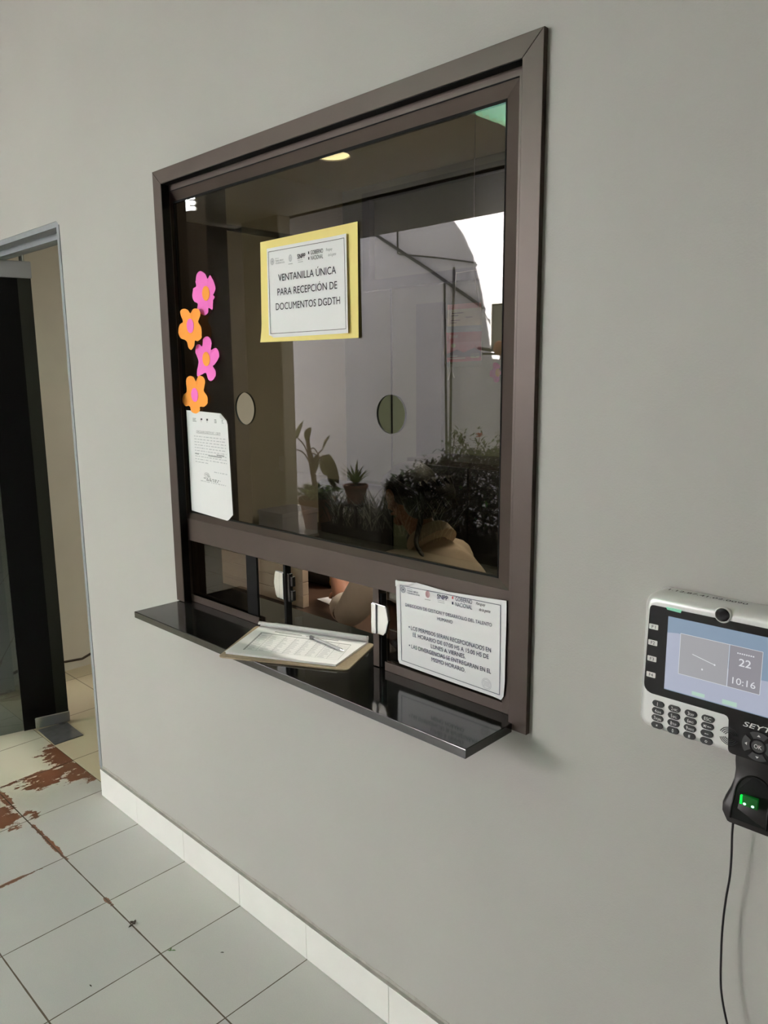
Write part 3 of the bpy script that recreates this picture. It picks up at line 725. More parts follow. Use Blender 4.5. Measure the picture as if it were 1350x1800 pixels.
# ------------------------------------------------------------------ attendance terminal on the wall
T = thing('attendance_terminal', 'silver and black fingerprint time clock with colour screen on the wall', 'time clock', (-.408, 0, 1.05))
TY = -.060
bx0, bx1, bz0, bz1 = -.537, -.279, 1.062, 1.298
def rrect(x0, x1, z0, z1, r, y, n=6, corners=(1, 1, 1, 1)):
    P = []
    for (cx, cz, a0), c in zip(((x0+r, z0+r, 180), (x1-r, z0+r, 270), (x1-r, z1-r, 0), (x0+r, z1-r, 90)), corners):
        if c:
            for k in range(n+1):
                a = math.radians(a0+90*k/n); P.append((cx+r*math.cos(a), y, cz+r*math.sin(a)))
        else: P.append(((x0 if cx < (x0+x1)/2 else x1), y, (z0 if cz < (z0+z1)/2 else z1)))
    return P
hs = MB()
rings = [(0.0, .004), (0.0, -.046), (.0022, -.053), (.006, -.0575), (.0115, TY), (.0135, TY)]
prev = None
for ins, y in rings:
    P = [hs.bm.verts.new(p) for p in rrect(bx0+ins, bx1-ins, bz0+ins, bz1-ins, max(.004, .020-ins*.7), -.004 if y > 0 else y, 8)]
    if prev:
        for k in range(len(P)): hs.bm.faces.new([prev[k], prev[(k+1) % len(P)], P[(k+1) % len(P)], P[k]])
    else: hs.bm.faces.new(list(reversed(P)))
    prev = P
hs.bm.faces.new(prev)
hs.build('housing', M['silver'], T, smooth=True)
MB().prism(rrect(bx0+.004, bx1-.004, bz0+.004, bz1-.001, .02, -.0005, 8), (0, -.010, 0)).build('back_plate', M['black_plastic'], T)
# black bezel round the screen, running down to the right
TF = TY-.0012
bz = MB(); bo = [(-.525, 1.279), (-.291, 1.279), (-.291, 1.066), (-.3855, 1.066), (-.3885, 1.1265), (-.5195, 1.1265), (-.528, 1.136)]
bo = [Vector((x, TF, z)) for x, z in bo]
bz.prism(rr(bo, .007, 5), (0, .0016, 0), .0004, 1)
bz.build('screen_bezel', M['black_gloss'], T)
scm = mat('lit_blue_display', (.02, .03, .05), .12, emit=(.27, .36, .47), estr=.48)
scr = MB().prism([(-.493, TF-.0006, 1.266), (-.323, TF-.0006, 1.266), (-.323, TF-.0006, 1.141), (-.493, TF-.0006, 1.141)], (0, .0012, 0)); disp = scr.build('display', scm, T)
def SP(x, z): return Vector((x, TF-.0008, z))
def TS(x0, x1, z0, z1, d=.0008): return lambda u, v: Vector((x0+(x1-x0)*u, TF-d, z1+(z0-z1)*v))
dsm = [mat('display_grey_panel', (.03, .03, .03), .2, emit=(.33, .33, .35), estr=.60), mat('display_dark_panel', (.03, .03, .03), .2, emit=(.25, .24, .27), estr=.60),
       mat('display_white', (.1, .1, .1), .2, emit=(.52, .53, .56), estr=.70), mat('display_green', (.05, .1, .07), .2, emit=(.36, .48, .42), estr=.65), mat('display_arch_reflection', (.03, .03, .04), .2, emit=(.38, .41, .51), estr=.60)]
mb = MB(); Sg = TS(-.493, -.323, 1.141, 1.266)
mb.mi = 4; n = 20; mb.face([Sg(0, .22), Sg(.10, .20)]+[Sg(.10+.9*k/n, .20+.36*(1-math.cos(math.pi*min(1, k/n*1.4)))/2-.10*max(0, k/n-.72)) for k in range(1, n+1)]+[Sg(1, .99), Sg(0, .99)])  # arched reflection painted onto the screen as a glowing shape
S_ = TS(-.493, -.323, 1.141, 1.266, .0010)
mb.mi = 0; mb.face([S_(.13, .19), S_(.575, .19), S_(.575, .735), S_(.13, .735)])
mb.mi = 1; mb.face([S_(.585, .19), S_(.865, .19), S_(.865, .735), S_(.585, .735)])
S_ = TS(-.493, -.323, 1.141, 1.266, .0012)
mb.mi = 2
for a in ((.13, .19, .865, .19), (.13, .735, .865, .735)): strip(mb, S_, *a, 0, .0025, 2)
for a in ((.13, .19, .13, .735), (.58, .19, .58, .735), (.865, .19, .865, .735)): strip(mb, S_, *a, .0018, 0, 2)
write(mb, S_, '22', .670, .775, .385, .095, True); write(mb, S_, '10:16', .625, .825, .635, .085); [strip(mb, S_, .65+.019*q, .275, .662+.019*q, .275, 0, .008, 1) for q in range(8)]
strip(mb, S_, .25, .43, .46, .50, 0, .004, 4); disc(mb, S_, .46, .50, .008, .012); disc(mb, S_, .35, .60, .008, .012)
mb.mi = 3; strip(mb, S_, .27, .945, .39, .945, 0, .025, 1); strip(mb, S_, .55, .945, .68, .945, 0, .03, 1)
mb.build('screen_image_and_reflection', dsm, disp, recalc=False)
# lens
ln = MB(); ax = Vector((0, -1, 0)); lc = Vector((-.408, TY+.004, 1.2865))
ln.lathe([(.0128, 0), (.0128, .006), (.0112, .0072), (.0104, .0062), (.0104, .003), (0, .003)], lc, ax, 32)
le = ln.build('camera_ring', M['silver'], T, smooth=True)
MB().lathe([(.0103, .0035), (.0098, .0058), (.0060, .0066), (.004, .0062), (0, .0064)], lc, ax, 28).build('lens', M['black_gloss'], le, smooth=True)
gm = mat('green_indicator', (.18, .48, .33), .3, emit=(.25, .6, .42), estr=.25)
MB().prism([(-.498, TF-.001, 1.2805), (-.472, TF-.001, 1.2805), (-.4735, TF-.001, 1.2755), (-.4955, TF-.001, 1.2765)], (0, .003, 0), .0005, 1).build('status_light', gm, T)
for k, z in enumerate((1.2425, 1.215, 1.187, 1.159)):
    f = MB(); f.prism(rrect(-.5245, -.509, z-.0045, z+.0045, .001, TF-.0003, 2), (0, .0008, 0))
    f.mi = 1; write(f, TS(-.5245, -.509, z-.0045, z+.0045, .0006), 'F%d' % (k+1), .30, .74, .5, .62)
    f.build('function_label', [M['label_white'], M['ink']], T, recalc=False)
KEYS = [['1', '4GHI', '7PQRS', '*'], ['2ABC', '5JKL', '8TUV', '0'], ['3DEF', '6MNO', '9WXYZ', '#'], ['ESC', 'M/←', '←', 'O']]
wt = mat('white_key_print', (.78, .78, .76), .6)
for c in range(4):
    for r in range(4):
        cx, cz = -.5015+.0273*c, 1.1115-.0127*r; k = MB()
        k.prism(rrect(cx-.0100, cx+.0100, cz-.0052, cz+.0052, .0051, TY-.0022, 5), (0, .003, 0), .0008, 2)
        k.mi = 1; s_ = TS(cx-.0100, cx+.0100, cz-.0052, cz+.0052, .0012); t = KEYS[c][r]
        if t[0].isdigit():
            w0 = .05 if t == '1' else .14 if len(t) == 1 else .13; n_ = len(t)-1; x0 = .5-.07-(.055*n_)
            write(k, s_, t[0], x0, x0+w0, .5, .60, True)
            if n_: write(k, s_, t[1:], x0+w0+.03, x0+w0+.03+.12*n_, .58, .36, True)
        elif t == 'ESC': write(k, s_, t, .22, .78, .5, .52, True)
        elif t in '*O#':
            if t == '#': write(k, s_, t, .42, .58, .5, .55, True)
            elif t == 'O': disc(k, s_, .5, .52, .10, .19, .55)
            else:
                for a in range(3):
                    q = a*math.pi/3; k.face([s_(.5+.10*math.cos(q)+.02*math.sin(q), .5+.19*math.sin(q)), s_(.5-.10*math.cos(q)+.02*math.sin(q), .5-.19*math.sin(q)), s_(.5-.10*math.cos(q)-.02*math.sin(q), .5-.19*math.sin(q)-.03), s_(.5+.10*math.cos(q)-.02*math.sin(q), .5+.19*math.sin(q)-.03)])
        else:
            if t.startswith('M'): write(k, s_, 'M/', .22, .46, .5, .45, True)
            a0 = .5 if t.startswith('M') else .33; k.face([s_(a0, .5), s_(a0+.08, .36), s_(a0+.08, .64)]); strip(k, s_, a0+.06, .5, a0+.32, .5, 0, .05, 1)
        k.build('key', [M['rubber_key'], wt], T, recalc=False)
# loudspeaker slots: broken rings
sk = MB()
for q in (.006, .0088, .0116, .0144):
    for a0, a1 in ((20, 160), (200, 340)):
        pts = [(-.3855+q*math.cos(math.radians(a)), TF-.0006, 1.0935+q*math.sin(math.radians(a))) for a in range(a0, a1+1, 10)]
        sk.tube(pts, .00055, 4)
sk.build('speaker_slots', mat('dark_slot', (.03, .03, .03), .6), T)
mb = MB(); write(mb, TS(-.3665, -.303, 1.115, 1.128, .0004), 'SEYTEC', 0, 1, .5, .62, True, .25); mb.build('lettering', wt, T, recalc=False)
# navigation keys round OK
nx, nz = -.342, 1.0915; keyg = mat('dark_grey_rubber', (.035, .035, .037), .5)
def sector(a0, a1, r0, r1): return [(nx+r1*math.cos(math.radians(a)), TF-.0016, nz+r1*math.sin(math.radians(a))) for a in range(a0, a1+1, 6)]+[(nx+r0*math.cos(math.radians(a)), TF-.0016, nz+r0*math.sin(math.radians(a))) for a in range(a1, a0-1, -6)]
for a in (0, 90, 180, 270):
    k = MB(); k.prism(sector(a-36, a+36, .0125, .0235), (0, .002, 0), .0006, 1); k.mi = 1
    c_, s__ = math.cos(math.radians(a)), math.sin(math.radians(a))
    def pt(r, t): return Vector((nx+r*c_-t*s__, TF-.0019, nz+r*s__+t*c_))
    k.face([pt(.0195, 0), pt(.0160, .0026), pt(.0160, -.0026)]); k.build('arrow_key', [keyg, wt], T, recalc=False)
k = MB(); k.lathe([(.0100, -.0004), (.0100, .0012), (.009, .002), (0, .002)], (nx, TF, nz), ax, 28); k.mi = 1
write(k, TS(nx-.01, nx+.01, nz-.01, nz+.01, .0022), 'OK', .22, .78, .5, .34, False); k.build('ok_key', [keyg, wt], T, recalc=False)
# fingerprint module below: waisted neck then flared hood
fm = MB()
half = [(1.070, .036), (1.050, .0355), (1.036, .034), (1.022, .0335), (1.008, .036), (.995, .0405), (.984, .043), (.972, .0425), (.962, .037), (.957, .034)]
ctr = -.3435
def prof_y(z): return -.050-.022*max(0, min(1, (1.03-z)/.05))
rows = []
for z, w in half:
    y = prof_y(z); e = .006
    rows.append([fm.bm.verts.new(p) for p in [(ctr-w, -.004, z), (ctr-w, y+e, z), (ctr-w+.0018, y+.0018, z), (ctr-w+e, y, z), (ctr+w-e, y, z), (ctr+w-.0018, y+.0018, z), (ctr+w, y+e, z), (ctr+w, -.004, z)]])
for a, b in zip(rows, rows[1:]):
    for k in range(7): fm.bm.faces.new([a[k], a[k+1], b[k+1], b[k]])
fm.bm.faces.new(rows[0]); fm.bm.faces.new(list(reversed(rows[-1])))
fmo = fm.build('fingerprint_reader', M['black_plastic'], T, smooth=True)
# arched recess rim and dark well
arch = []
for k in range(0, 19):
    a = math.radians(180-10*k); z = 1.008+.027*math.sin(a); arch.append((ctr-.001+.0255*math.cos(a), prof_y(z)-.0012, z))
arch = [(ctr-.0275, prof_y(.968)-.001, .966)]+[(ctr-.027, prof_y(.985)-.001, .985)]+arch+[(ctr+.0255, prof_y(.985)-.001, .985), (ctr+.026, prof_y(.968)-.001, .966)]
MB().tube(arch, .0016, 8).build('hood_rim', M['black_gloss'], fmo, smooth=True)
wl = MB(); wl.face([(x*.93+ctr*.07, y+.0002, z*.985+.985*.015) for x, y, z in arch]); wl.build('finger_well', M['gasket'], fmo)
grn = mat('green_glow_glass', (.005, .04, .01), .1, emit=(.0, .25, .012), estr=.12)
MB().box(ctr-.010, ctr+.0125, -.079, -.0735, .9965, 1.014, .0008).build('sensor_window', grn, fmo)
gl = MB(); gl.mi = 0
gl.box(ctr-.0135, ctr-.010, -.079, -.0745, .998, 1.012, .0005).build('sensor_edge', mat('bright_green_edge', (.0, .3, .02), .2, emit=(.0, .85, .05), estr=.9), fmo)
for dx in (-.006, .006):
    MB().ball((ctr+dx, -.0795, 1.0005), (.0022, .0012, .0018), 12).build('green_led', mat('green_led_glow', (.2, 1, .4), .3, emit=(.35, 1.0, .55), estr=2.2), fmo)
# handwriting on the top edge
mb = MB(); St = lambda u, v: Vector((-.515+.135*u, -.008-.030*v, bz1+.0004))
write(mb, St, '1.12.87.41.02.0090', .02, .95, .35, .30); mb.build('handwriting', M['ink'], T, recalc=False)
# power cable
cp = [at(1290, 1432, -.045), at(1287, 1465, -.035), at(1286, 1500, -.03), at(1283, 1540, -.028), at(1276, 1580, -.028), at(1270, 1630, -.028), at(1267.5, 1680, -.03), at(1267, 1730, -.032), at(1271, 1765, -.034), at(1279, 1803, -.036), at(1291, 1850, -.036), at(1305, 1920, -.03)]
def smooth_path(P, k=5):
    out = []; n = len(P)
    for i in range(n-1):
        a, b, c, d = P[max(0, i-1)], P[i], P[i+1], P[min(n-1, i+2)]
        for j in range(k):
            t = j/k; out.append(.5*((2*b)+(-a+c)*t+(2*a-5*b+4*c-d)*t*t+(-a+3*b-3*c+d)*t*t*t))
    return out+[P[-1]]
P_ = smooth_path(cp+[Vector((cp[-1].x+.02, -.02, .30)), Vector((cp[-1].x+.03, -.015, .13)), Vector((cp[-1].x+.04, -.02, .006))])
tag(MB().tube(P_, .0019, 8).build('power_cable', M['cable'], smooth=True), 'thin black power cable hanging from the fingerprint time clock', 'cable')

# ------------------------------------------------------------------ swung-open glass door at the left
dr = tag(thing('door_1', 'dark glass door swung open on a floor pivot', 'door', (-3.53, .17, 0)), kind='structure')
dv = Vector((-.26, -1.0, 0)).normalized(); dn = Vector((dv.y, -dv.x, 0))
DO = Vector((-3.531, .185, 0))
def dleaf(a0, a1, z0, z1, t0=-.005, t1=.005):
    P = [DO+dv*a0+dn*t0, DO+dv*a1+dn*t0, DO+dv*a1+dn*t1, DO+dv*a0+dn*t1]
    return [(p.x, p.y, z0) for p in P], (0, 0, z1-z0)
def dpart(name, m, *a, bev=0.0, parent=None):
    o, v = dleaf(*a); return MB().prism(o, v, bev, 1).build(name, m, parent or dr)
dpart('glass_leaf', M['door_glass'], .20, 1.0, .012, 2.155)
dpart('dark_leaf_band', mat('near_black_band', (.005, .005, .005), .3, spec=.12), .055, .20, .012, 2.155, -.012, .012)  # near-black band down the leaf, beside the greenish glass
dpart('leaf_edge', mat('dark_olive_edge', (.020, .021, .016), .5, spec=.15), .0, .055, .012, 2.155, -.013, .013)
bf = dpart('bottom_patch_fitting', M['chrome'], -.004, .150, .012, .066, -.018, .018, bev=.003)
sc_ = MB()
for a in (.03, .11): sc_.ball(DO+dv*a+dn*.0185+Vector((0, 0, .028)), .004, 8)
sc_.build('screw', M['ink_grey'], bf)
dpart('top_patch_fitting', mat('grey_painted_metal', (.36, .37, .38), .4, metal=.3), -.004, .45, 2.088, 2.160, -.018, .018, bev=.003)
pv = MB().tube([DO+dv*.03+Vector((0, 0, 2.158)), DO+dv*.03+Vector((0, 0, 2.188))], .011, 12); pv.build('pivot', M['chrome'], dr)
pl = thing('floor_pivot_plate', 'grey steel cover plate let into the floor under the glass door', 'floor plate', (-3.45, .11, 0))
MB().prism([(-3.553, .045, 0.0005), (-3.345, .037, 0.0005), (-3.345, .172, 0.0005), (-3.545, .178, .0005)], (0, 0, .003), .001, 1).build('plate', mat('worn_steel', (.17, .17, .175), .35, metal=.6, var=.15, vscale=30), pl)
MB().tube([DO+dv*.03+Vector((0, 0, .003)), DO+dv*.03+Vector((0, 0, .012))], .016, 16).build('pivot_boss', M['chrome'], pl)
# broken plaster at the foot of the inside wall
bs = MB(); rnd = random.Random(5); zs = []
pts = [(-4.198, .16+.1*k, .055+.025*math.sin(k*1.3)+.02*rnd.random()) for k in range(14)]
for a, b in zip(pts, pts[1:]): bs.tube([a, b], .006+.004*rnd.random(), 5)
tag(bs.build('trim_3', mat('dark_crack', (.07, .05, .035), .9)), 'dark ragged crack along the foot of the inside wall', 'trim', None, 'structure')

# ------------------------------------------------------------------ inside the office
al = bpy.data.lights.new('office_fill', 'AREA'); ao = bpy.data.objects.new('office_fill', al); COL.objects.link(ao)  # unseen lamp added to light the office
al.shape = 'RECTANGLE'; al.size = 1.2; al.size_y = .25; al.energy = 33; al.color = (1.0, .95, .84); ao.location = (-1.5, 1.45, 2.86)
ft = tag(thing('added_ceiling_lamp', 'fluorescent batten on the office ceiling above the desk', 'lamp', (-1.5, 1.45, 2.95)))
MB().box(-2.15, -.85, 1.30, 1.60, 2.875, 2.948, .005).build('housing', M['silver'], ft)
MB().box(-2.10, -.90, 1.33, 1.57, 2.865, 2.876, .002).build('diffuser', mat('lit_diffuser', (.9, .9, .88), .5, emit=(1, .95, .85), estr=2.0), ft)
# spiral bulb on a wall bracket, up at the left
lb = thing('bulb_lamp', 'lit white spiral bulb on a ceiling bracket, at the top left of the glass', 'lamp', tuple(vat(331, 352, 2.3)))
pc_ = vat(331, 352, 2.3); hx = []
for k in range(61):
    a = k/60*2*math.pi*3.2; hx.append(pc_+Vector((.040*math.cos(a), .040*math.sin(a), .060-.135*k/60)))
MB().tube(hx, .017, 8).build('spiral_tube', mat('lit_spiral', (1, 1, 1), .5, emit=(.95, 1.0, 1.0), estr=16), lb, smooth=True)
br_ = vat(372, 335, 2.3)
MB().lathe([(.02, .155), (.042, .15), (.045, .075), (0, .072)], pc_, n=20).build('socket', M['label_white'], lb, smooth=True)
MB().tube([pc_+Vector((0, 0, .14)), pc_.lerp(br_, .4)+Vector((0, 0, .10)), Vector((br_.x, br_.y, CZ-.06)), Vector((br_.x+.02, br_.y, CZ-.001))], .035, 10).build('bracket', mat('grey_green_bracket', (.38, .42, .38), .4), lb, smooth=True)
# dark doorway and picture rail on the left wall
dk = MB().box(-4.2, -4.16, 1.10, 1.67, 0, 2.95); struct('trim_4', dk, mat('dark_brown_panel', (.028, .022, .018), .5, var=.1), 'dark brown panel at the far left behind the glass', 'panel')
struct('trim_5', MB().box(-4.2, -4.185, 1.67, 2.7, 2.565, 2.60), M['gasket'], 'thin dark rail along the top of the inside left wall', 'trim')
dfw = mat('dark_window_frame', (.02, .018, .016), .5)
tw = MB().box(-3.95, -.2, 2.65, 2.699, 2.84, 2.89).box(-3.95, -3.88, 2.65, 2.699, 2.28, 2.84).box(-3.95, -.2, 2.65, 2.699, 2.24, 2.31)
tag(tw.build('window_2', dfw), 'dark framed transom on the back wall of the office', 'window', None, 'structure')
struct('trim_6', MB().box(-3.46, -3.24, 2.66, 2.699, 0, 2.12), mat('blue_grey_panel', (.03, .03, .036), .5), 'dark upright panel on the office back wall', 'panel')
struct('trim_7', MB().box(-3.725, -3.717, 2.69, 2.699, 0, 2.24), M['gasket'], 'thin upright joint in the olive back wall', 'trim')

# grooved wooden partition and the dark desk
pt = MB()
for k in range(4): pt.box(-3.15, -2.245, .62, .65, .752+.052*k, .752+.052*k+.050, .001)
tag(pt.build('desk_screen', mat('light_wood', (.50, .38, .27), .5, var=.08, vscale=6)), 'grooved light wood screen standing behind the lower sliding pane', 'desk screen')
dsk = thing('desk', 'dark brown desk just behind the service window', 'desk', (-2.0, .6, 0))
dwood = mat('dark_brown_wood', (.075, .040, .026), .35, var=.15, vscale=5)
MB().box(-3.2, -1.735, .34, 1.05, .722, .750, .003).build('desktop', dwood, dsk)
for x in (-3.18, -1.80):
    for y in (.36, .99): MB().box(x, x+.04, y, y+.04, 0.001, .722, .002).build('leg', dwood, dsk)
# black office chair behind the desk
ch = thing('office_chair', 'black high-backed office chair behind the desk', 'chair', (-3.02, 1.32, 0))
bk = mat('black_leatherette', (.010, .010, .011), .4)
cb_ = MB(); cb_.box(-.27, .27, -.05, .05, .52, 1.08, .045, Matrix.Translation((-3.02, 1.64, 0))); cb_.build('backrest', bk, ch, smooth=True)
MB().box(-3.27, -2.77, 1.10, 1.60, .42, .51, .04).build('seat', bk, ch, smooth=True)
MB().tube([(-3.02, 1.38, .06), (-3.02, 1.38, .42)], .028, 12).build('column', M['chrome'], ch)
for k in range(5):
    a = 2*math.pi*k/5; MB().tube([(-3.02, 1.38, .08), (-3.02+.26*math.cos(a), 1.38+.26*math.sin(a), .055)], [.025, .015], 8).build('leg', bk, ch)
    MB().ball((-3.02+.27*math.cos(a), 1.38+.27*math.sin(a), .030), .0285, 10).build('castor', bk, ch)
# black bag on the desk, in front of the writing arm
bg_ = thing('handbag', 'black bag lying on the desk behind the sliding pane', 'bag', (-2.57, .945, .75))
MB().box(-2.78, -2.36, .86, 1.03, .7515, .92, .05).build('body', bk, bg_, smooth=True)
MB().tube([(-2.69, .945, .91), (-2.65, .925, .935), (-2.51, .92, .936), (-2.47, .945, .91)], .009, 8).build('handle', bk, bg_, smooth=True)
# dark cabinet by the left wall
cab = thing('cabinet', 'low black cabinet against the inside left wall', 'cabinet', (-4.0, 1.9, 0))
MB().box(-4.17, -3.80, 1.72, 2.60, .001, .60, .004).build('body', bk, cab)
for y0 in (1.735, 2.165): 
    d = MB().box(-3.80, -3.785, y0, y0+.42, .02, .58, .002).build('door', bk, cab); MB().box(-3.785, -3.775, y0+.36, y0+.375, .30, .42, .002).build('handle', M['chrome'], d)
bx_ = thing('storage_box', 'lilac-grey box on top of the black cabinet', 'box', (-3.95, 1.95, .60))
MB().box(-4.12, -3.86, 1.80, 2.10, .601, .75, .004).build('body', mat('lilac_card', (.42, .42, .52), .6), bx_); MB().box(-4.125, -3.855, 1.795, 2.105, .745, .775, .003).build('lid', mat('lilac_card_lid', (.46, .46, .56), .6), bx_)
# switch plate on the column, mirrored
sw = vat(497, 815, 3.676); sw.x = -6.235
o = thing('switch_plate', 'small white switch plate on the beige column, seen in the glass', 'switch', tuple(sw))
MB().box(sw.x-.035, sw.x+.035, sw.y-.002, sw.y+.008, sw.z-.075, sw.z+.075, .003).build('plate', M['label_white'], o)
for dz in (-.025, .03): MB().box(sw.x-.012, sw.x+.012, sw.y+.008, sw.y+.014, sw.z+dz-.018, sw.z+dz+.018, .002).build('rocker', M['silver'], o)

# ------------------------------------------------------------------ the clerk at the desk
def skin(name, joints, edges, root, m, parent=None, sub=2):
    """one continuous surface grown round joints {name: (pos, rx, ry)}"""
    names = list(joints); me = bpy.data.meshes.new(name)
    me.from_pydata([joints[k][0] for k in names], [(names.index(a), names.index(b)) for a, b in edges], [])
    o = bpy.data.objects.new(name, me); COL.objects.link(o)
    md = o.modifiers.new('skin', 'SKIN'); md.use_smooth_shade = True; md.branch_smoothing = .6
    if not me.skin_vertices: 
        a = me.attributes
    sv = me.skin_vertices[0].data
    for i, k in enumerate(names):
        r = joints[k][1]; sv[i].radius = r if isinstance(r, tuple) else (r, r); sv[i].use_root = (k == root)
    sb = o.modifiers.new('sub', 'SUBSURF'); sb.levels = sub; sb.render_levels = sub
    dg = bpy.context.evaluated_depsgraph_get(); dg.update()
    nm = bpy.data.meshes.new_from_object(o.evaluated_get(dg)); o.modifiers.clear(); o.data = nm; bpy.data.meshes.remove(me)
    nm.materials.clear(); nm.materials.append(m); nm.name = name
    nm.polygons.foreach_set('use_smooth', [True]*len(nm.polygons))
    if parent is not None: o.parent = parent; o.matrix_parent_inverse = Matrix.Translation(-world_loc(parent))
    return o
skm = mat('brown_skin', (.42, .185, .115), .5, var=.05, vscale=20); hairm = mat('black_hair', (.010, .008, .007), .6, var=.4, vscale=60)
jkt = mat('beige_jacket_cloth', (.64, .52, .42), .85, var=.06, vscale=12, bump=.25, bscale=40)
# she leans forward over the desk, facing left and away from the window
PH = Vector((-1.735, .68, 1.235))           # head centre
pr = tag(thing('person', 'person in a beige jacket bent over the desk, dark hair tied back, writing', 'person', (-1.45, .66, .45)))
neck = Vector((-1.62, .66, 1.10)); chest = Vector((-1.56, .66, .97)); waist = Vector((-1.42, .66, .72)); pel = Vector((-1.36, .66, .54))
shN = Vector((-1.685, .49, 1.02)); shF = Vector((-1.63, .82, 1.025))        # near (left) and far shoulder
elN = Vector((-1.92, .560, .812)); wrN = Vector((-2.125, .690, .905)); elF = Vector((-1.93, .97, .80)); wrF = Vector((-2.15, .86, .80))
J = {'pel': (pel, (.13, .15)), 'waist': (waist, (.08, .10)), 'chest': (chest, (.045, .06)), 'neck0': (neck, .050), 'neck1': (Vector((-1.675, .67, 1.155)), .050),
     'head0': (Vector((-1.71, .675, 1.20)), .062), 'head1': (Vector((-1.745, .68, 1.25)), (.082, .076)), 'crown': (Vector((-1.765, .68, 1.305)), (.066, .062)),
     'shN': (shN, .035), 'elN': (elN, .042), 'fmN': (elN.lerp(wrN, .45)+Vector((0, 0, .008)), .042), 'wrN': (wrN, .031), 'paN': (Vector((-2.185, .740, .895)), (.034, .016)), 'shF': (shF, .035), 'elF': (elF, .040), 'wrF': (wrF, .026), 'paF': (Vector((-2.215, .835, .79)), (.034, .016)),
     'hipN': (Vector((-1.42, .56, .53)), .085), 'hipF': (Vector((-1.42, .76, .53)), .085), 'knN': (Vector((-1.85, .55, .52)), .062), 'knF': (Vector((-1.85, .77, .52)), .062), 'anN': (Vector((-1.80, .55, .10)), .042), 'anF': (Vector((-1.80, .77, .10)), .042),
     'toN': (Vector((-1.95, .55, .045)), .036), 'toF': (Vector((-1.95, .77, .045)), .036)}
Ed = [('pel', 'waist'), ('waist', 'chest'), ('chest', 'neck0'), ('neck0', 'neck1'), ('neck1', 'head0'), ('head0', 'head1'), ('head1', 'crown'), ('chest', 'shN'), ('shN', 'elN'), ('elN', 'fmN'), ('fmN', 'wrN'), ('wrN', 'paN'),
      ('chest', 'shF'), ('shF', 'elF'), ('elF', 'wrF'), ('wrF', 'paF'), ('pel', 'hipN'), ('pel', 'hipF'), ('hipN', 'knN'), ('hipF', 'knF'), ('knN', 'anN'), ('knF', 'anF'), ('anN', 'toN'), ('anF', 'toF')]
def hand(tag_, palm, d, side, up):
    d = d.normalized(); side = side.normalized(); up = up.normalized()
    for k, (off, ln) in enumerate(((-.027, .066), (-.009, .076), (.009, .072), (.026, .058))):
        b = palm+side*off+d*.020
        pts = [b, b+d*ln*.45-up*.004, b+d*ln*.75-up*.018, b+d*ln*.85-up*.034]; last = tag_
        for j, (p, r) in enumerate(zip(pts, (.0095, .0085, .0078, .0065))):
            n = '%s%d%d' % (tag_, k, j); J[n] = (p, r); Ed.append((last, n)); last = n
    b = palm-side*.026-d*.016; last = tag_
    for j, (p, r) in enumerate(((b, .011), (b-side*.020+d*.025-up*.006, .0095), (b-side*.022+d*.048-up*.018, .0075))):
        n = '%st%d' % (tag_, j); J[n] = (p, r); Ed.append((last, n)); last = n
hand('paN', J['paN'][0], J['paN'][0]-wrN, Vector((-.7, -.6, 0)).cross(Vector((0, 0, 1))) if False else Vector((-.75, -.65, 0)), Vector((0, 0, 1)))
hand('paF', J['paF'][0], J['paF'][0]-wrF, Vector((.3, -1, 0)), Vector((0, 0, 1)))
body = skin('body', J, Ed, 'pel', skm, pr)
# face on the left-turned head: nose, brow, lips and ear (near side) join the body surface
hd = Vector((-.94, .10, -.33)).normalized(); hs_ = Vector((-.10, -.99, 0)).normalized(); hu = hs_.cross(hd)*-1
if hu.z < 0: hu = -hu
hc = Vector((-1.742, .68, 1.245))
def HP(f, s, u): return hc+hd*f+hs_*s+hu*u
fc_ = MB()
fc_.tube([HP(.074, 0, .022), HP(.094, 0, -.004), HP(.098, 0, -.016), HP(.082, 0, -.022)], [.006, .010, .013, .009], 10)
fc_.tube([HP(.078, -.020, -.044), HP(.087, 0, -.042), HP(.078, .020, -.044)], [.004, .007, .004], 8)
fc_.ball(HP(.066, 0, -.072), (.022, .024, .018), 14)
for s in (-1, 1): fc_.ball(HP(.062, s*.030, .016), (.010, .012, .010), 10)
fo = fc_.build('face', skm, body, smooth=True)
for s in (-1, 1):
    e = HP(-.008, s*.074, -.004); er = MB()
    rim = [e+hd*(.012*math.cos(a)-.004)*1.3+hu*(.030*math.sin(a))+hs_*s*(.010+.005*math.sin(a*.5)) for a in [math.radians(q) for q in range(-110, 171, 20)]]
    er.tube(rim, .0062, 8); er.ball(e+hs_*s*.005, (.013, .009, .030), 12); er.ball(e-hu*.028+hs_*s*.009, (.008, .007, .010), 10)
    er.build('ear', skm, body, smooth=True)
    MB().ball(HP(.077, s*.032, .014), (.004, .009, .0035), 10).build('eye', M['gasket'], body)
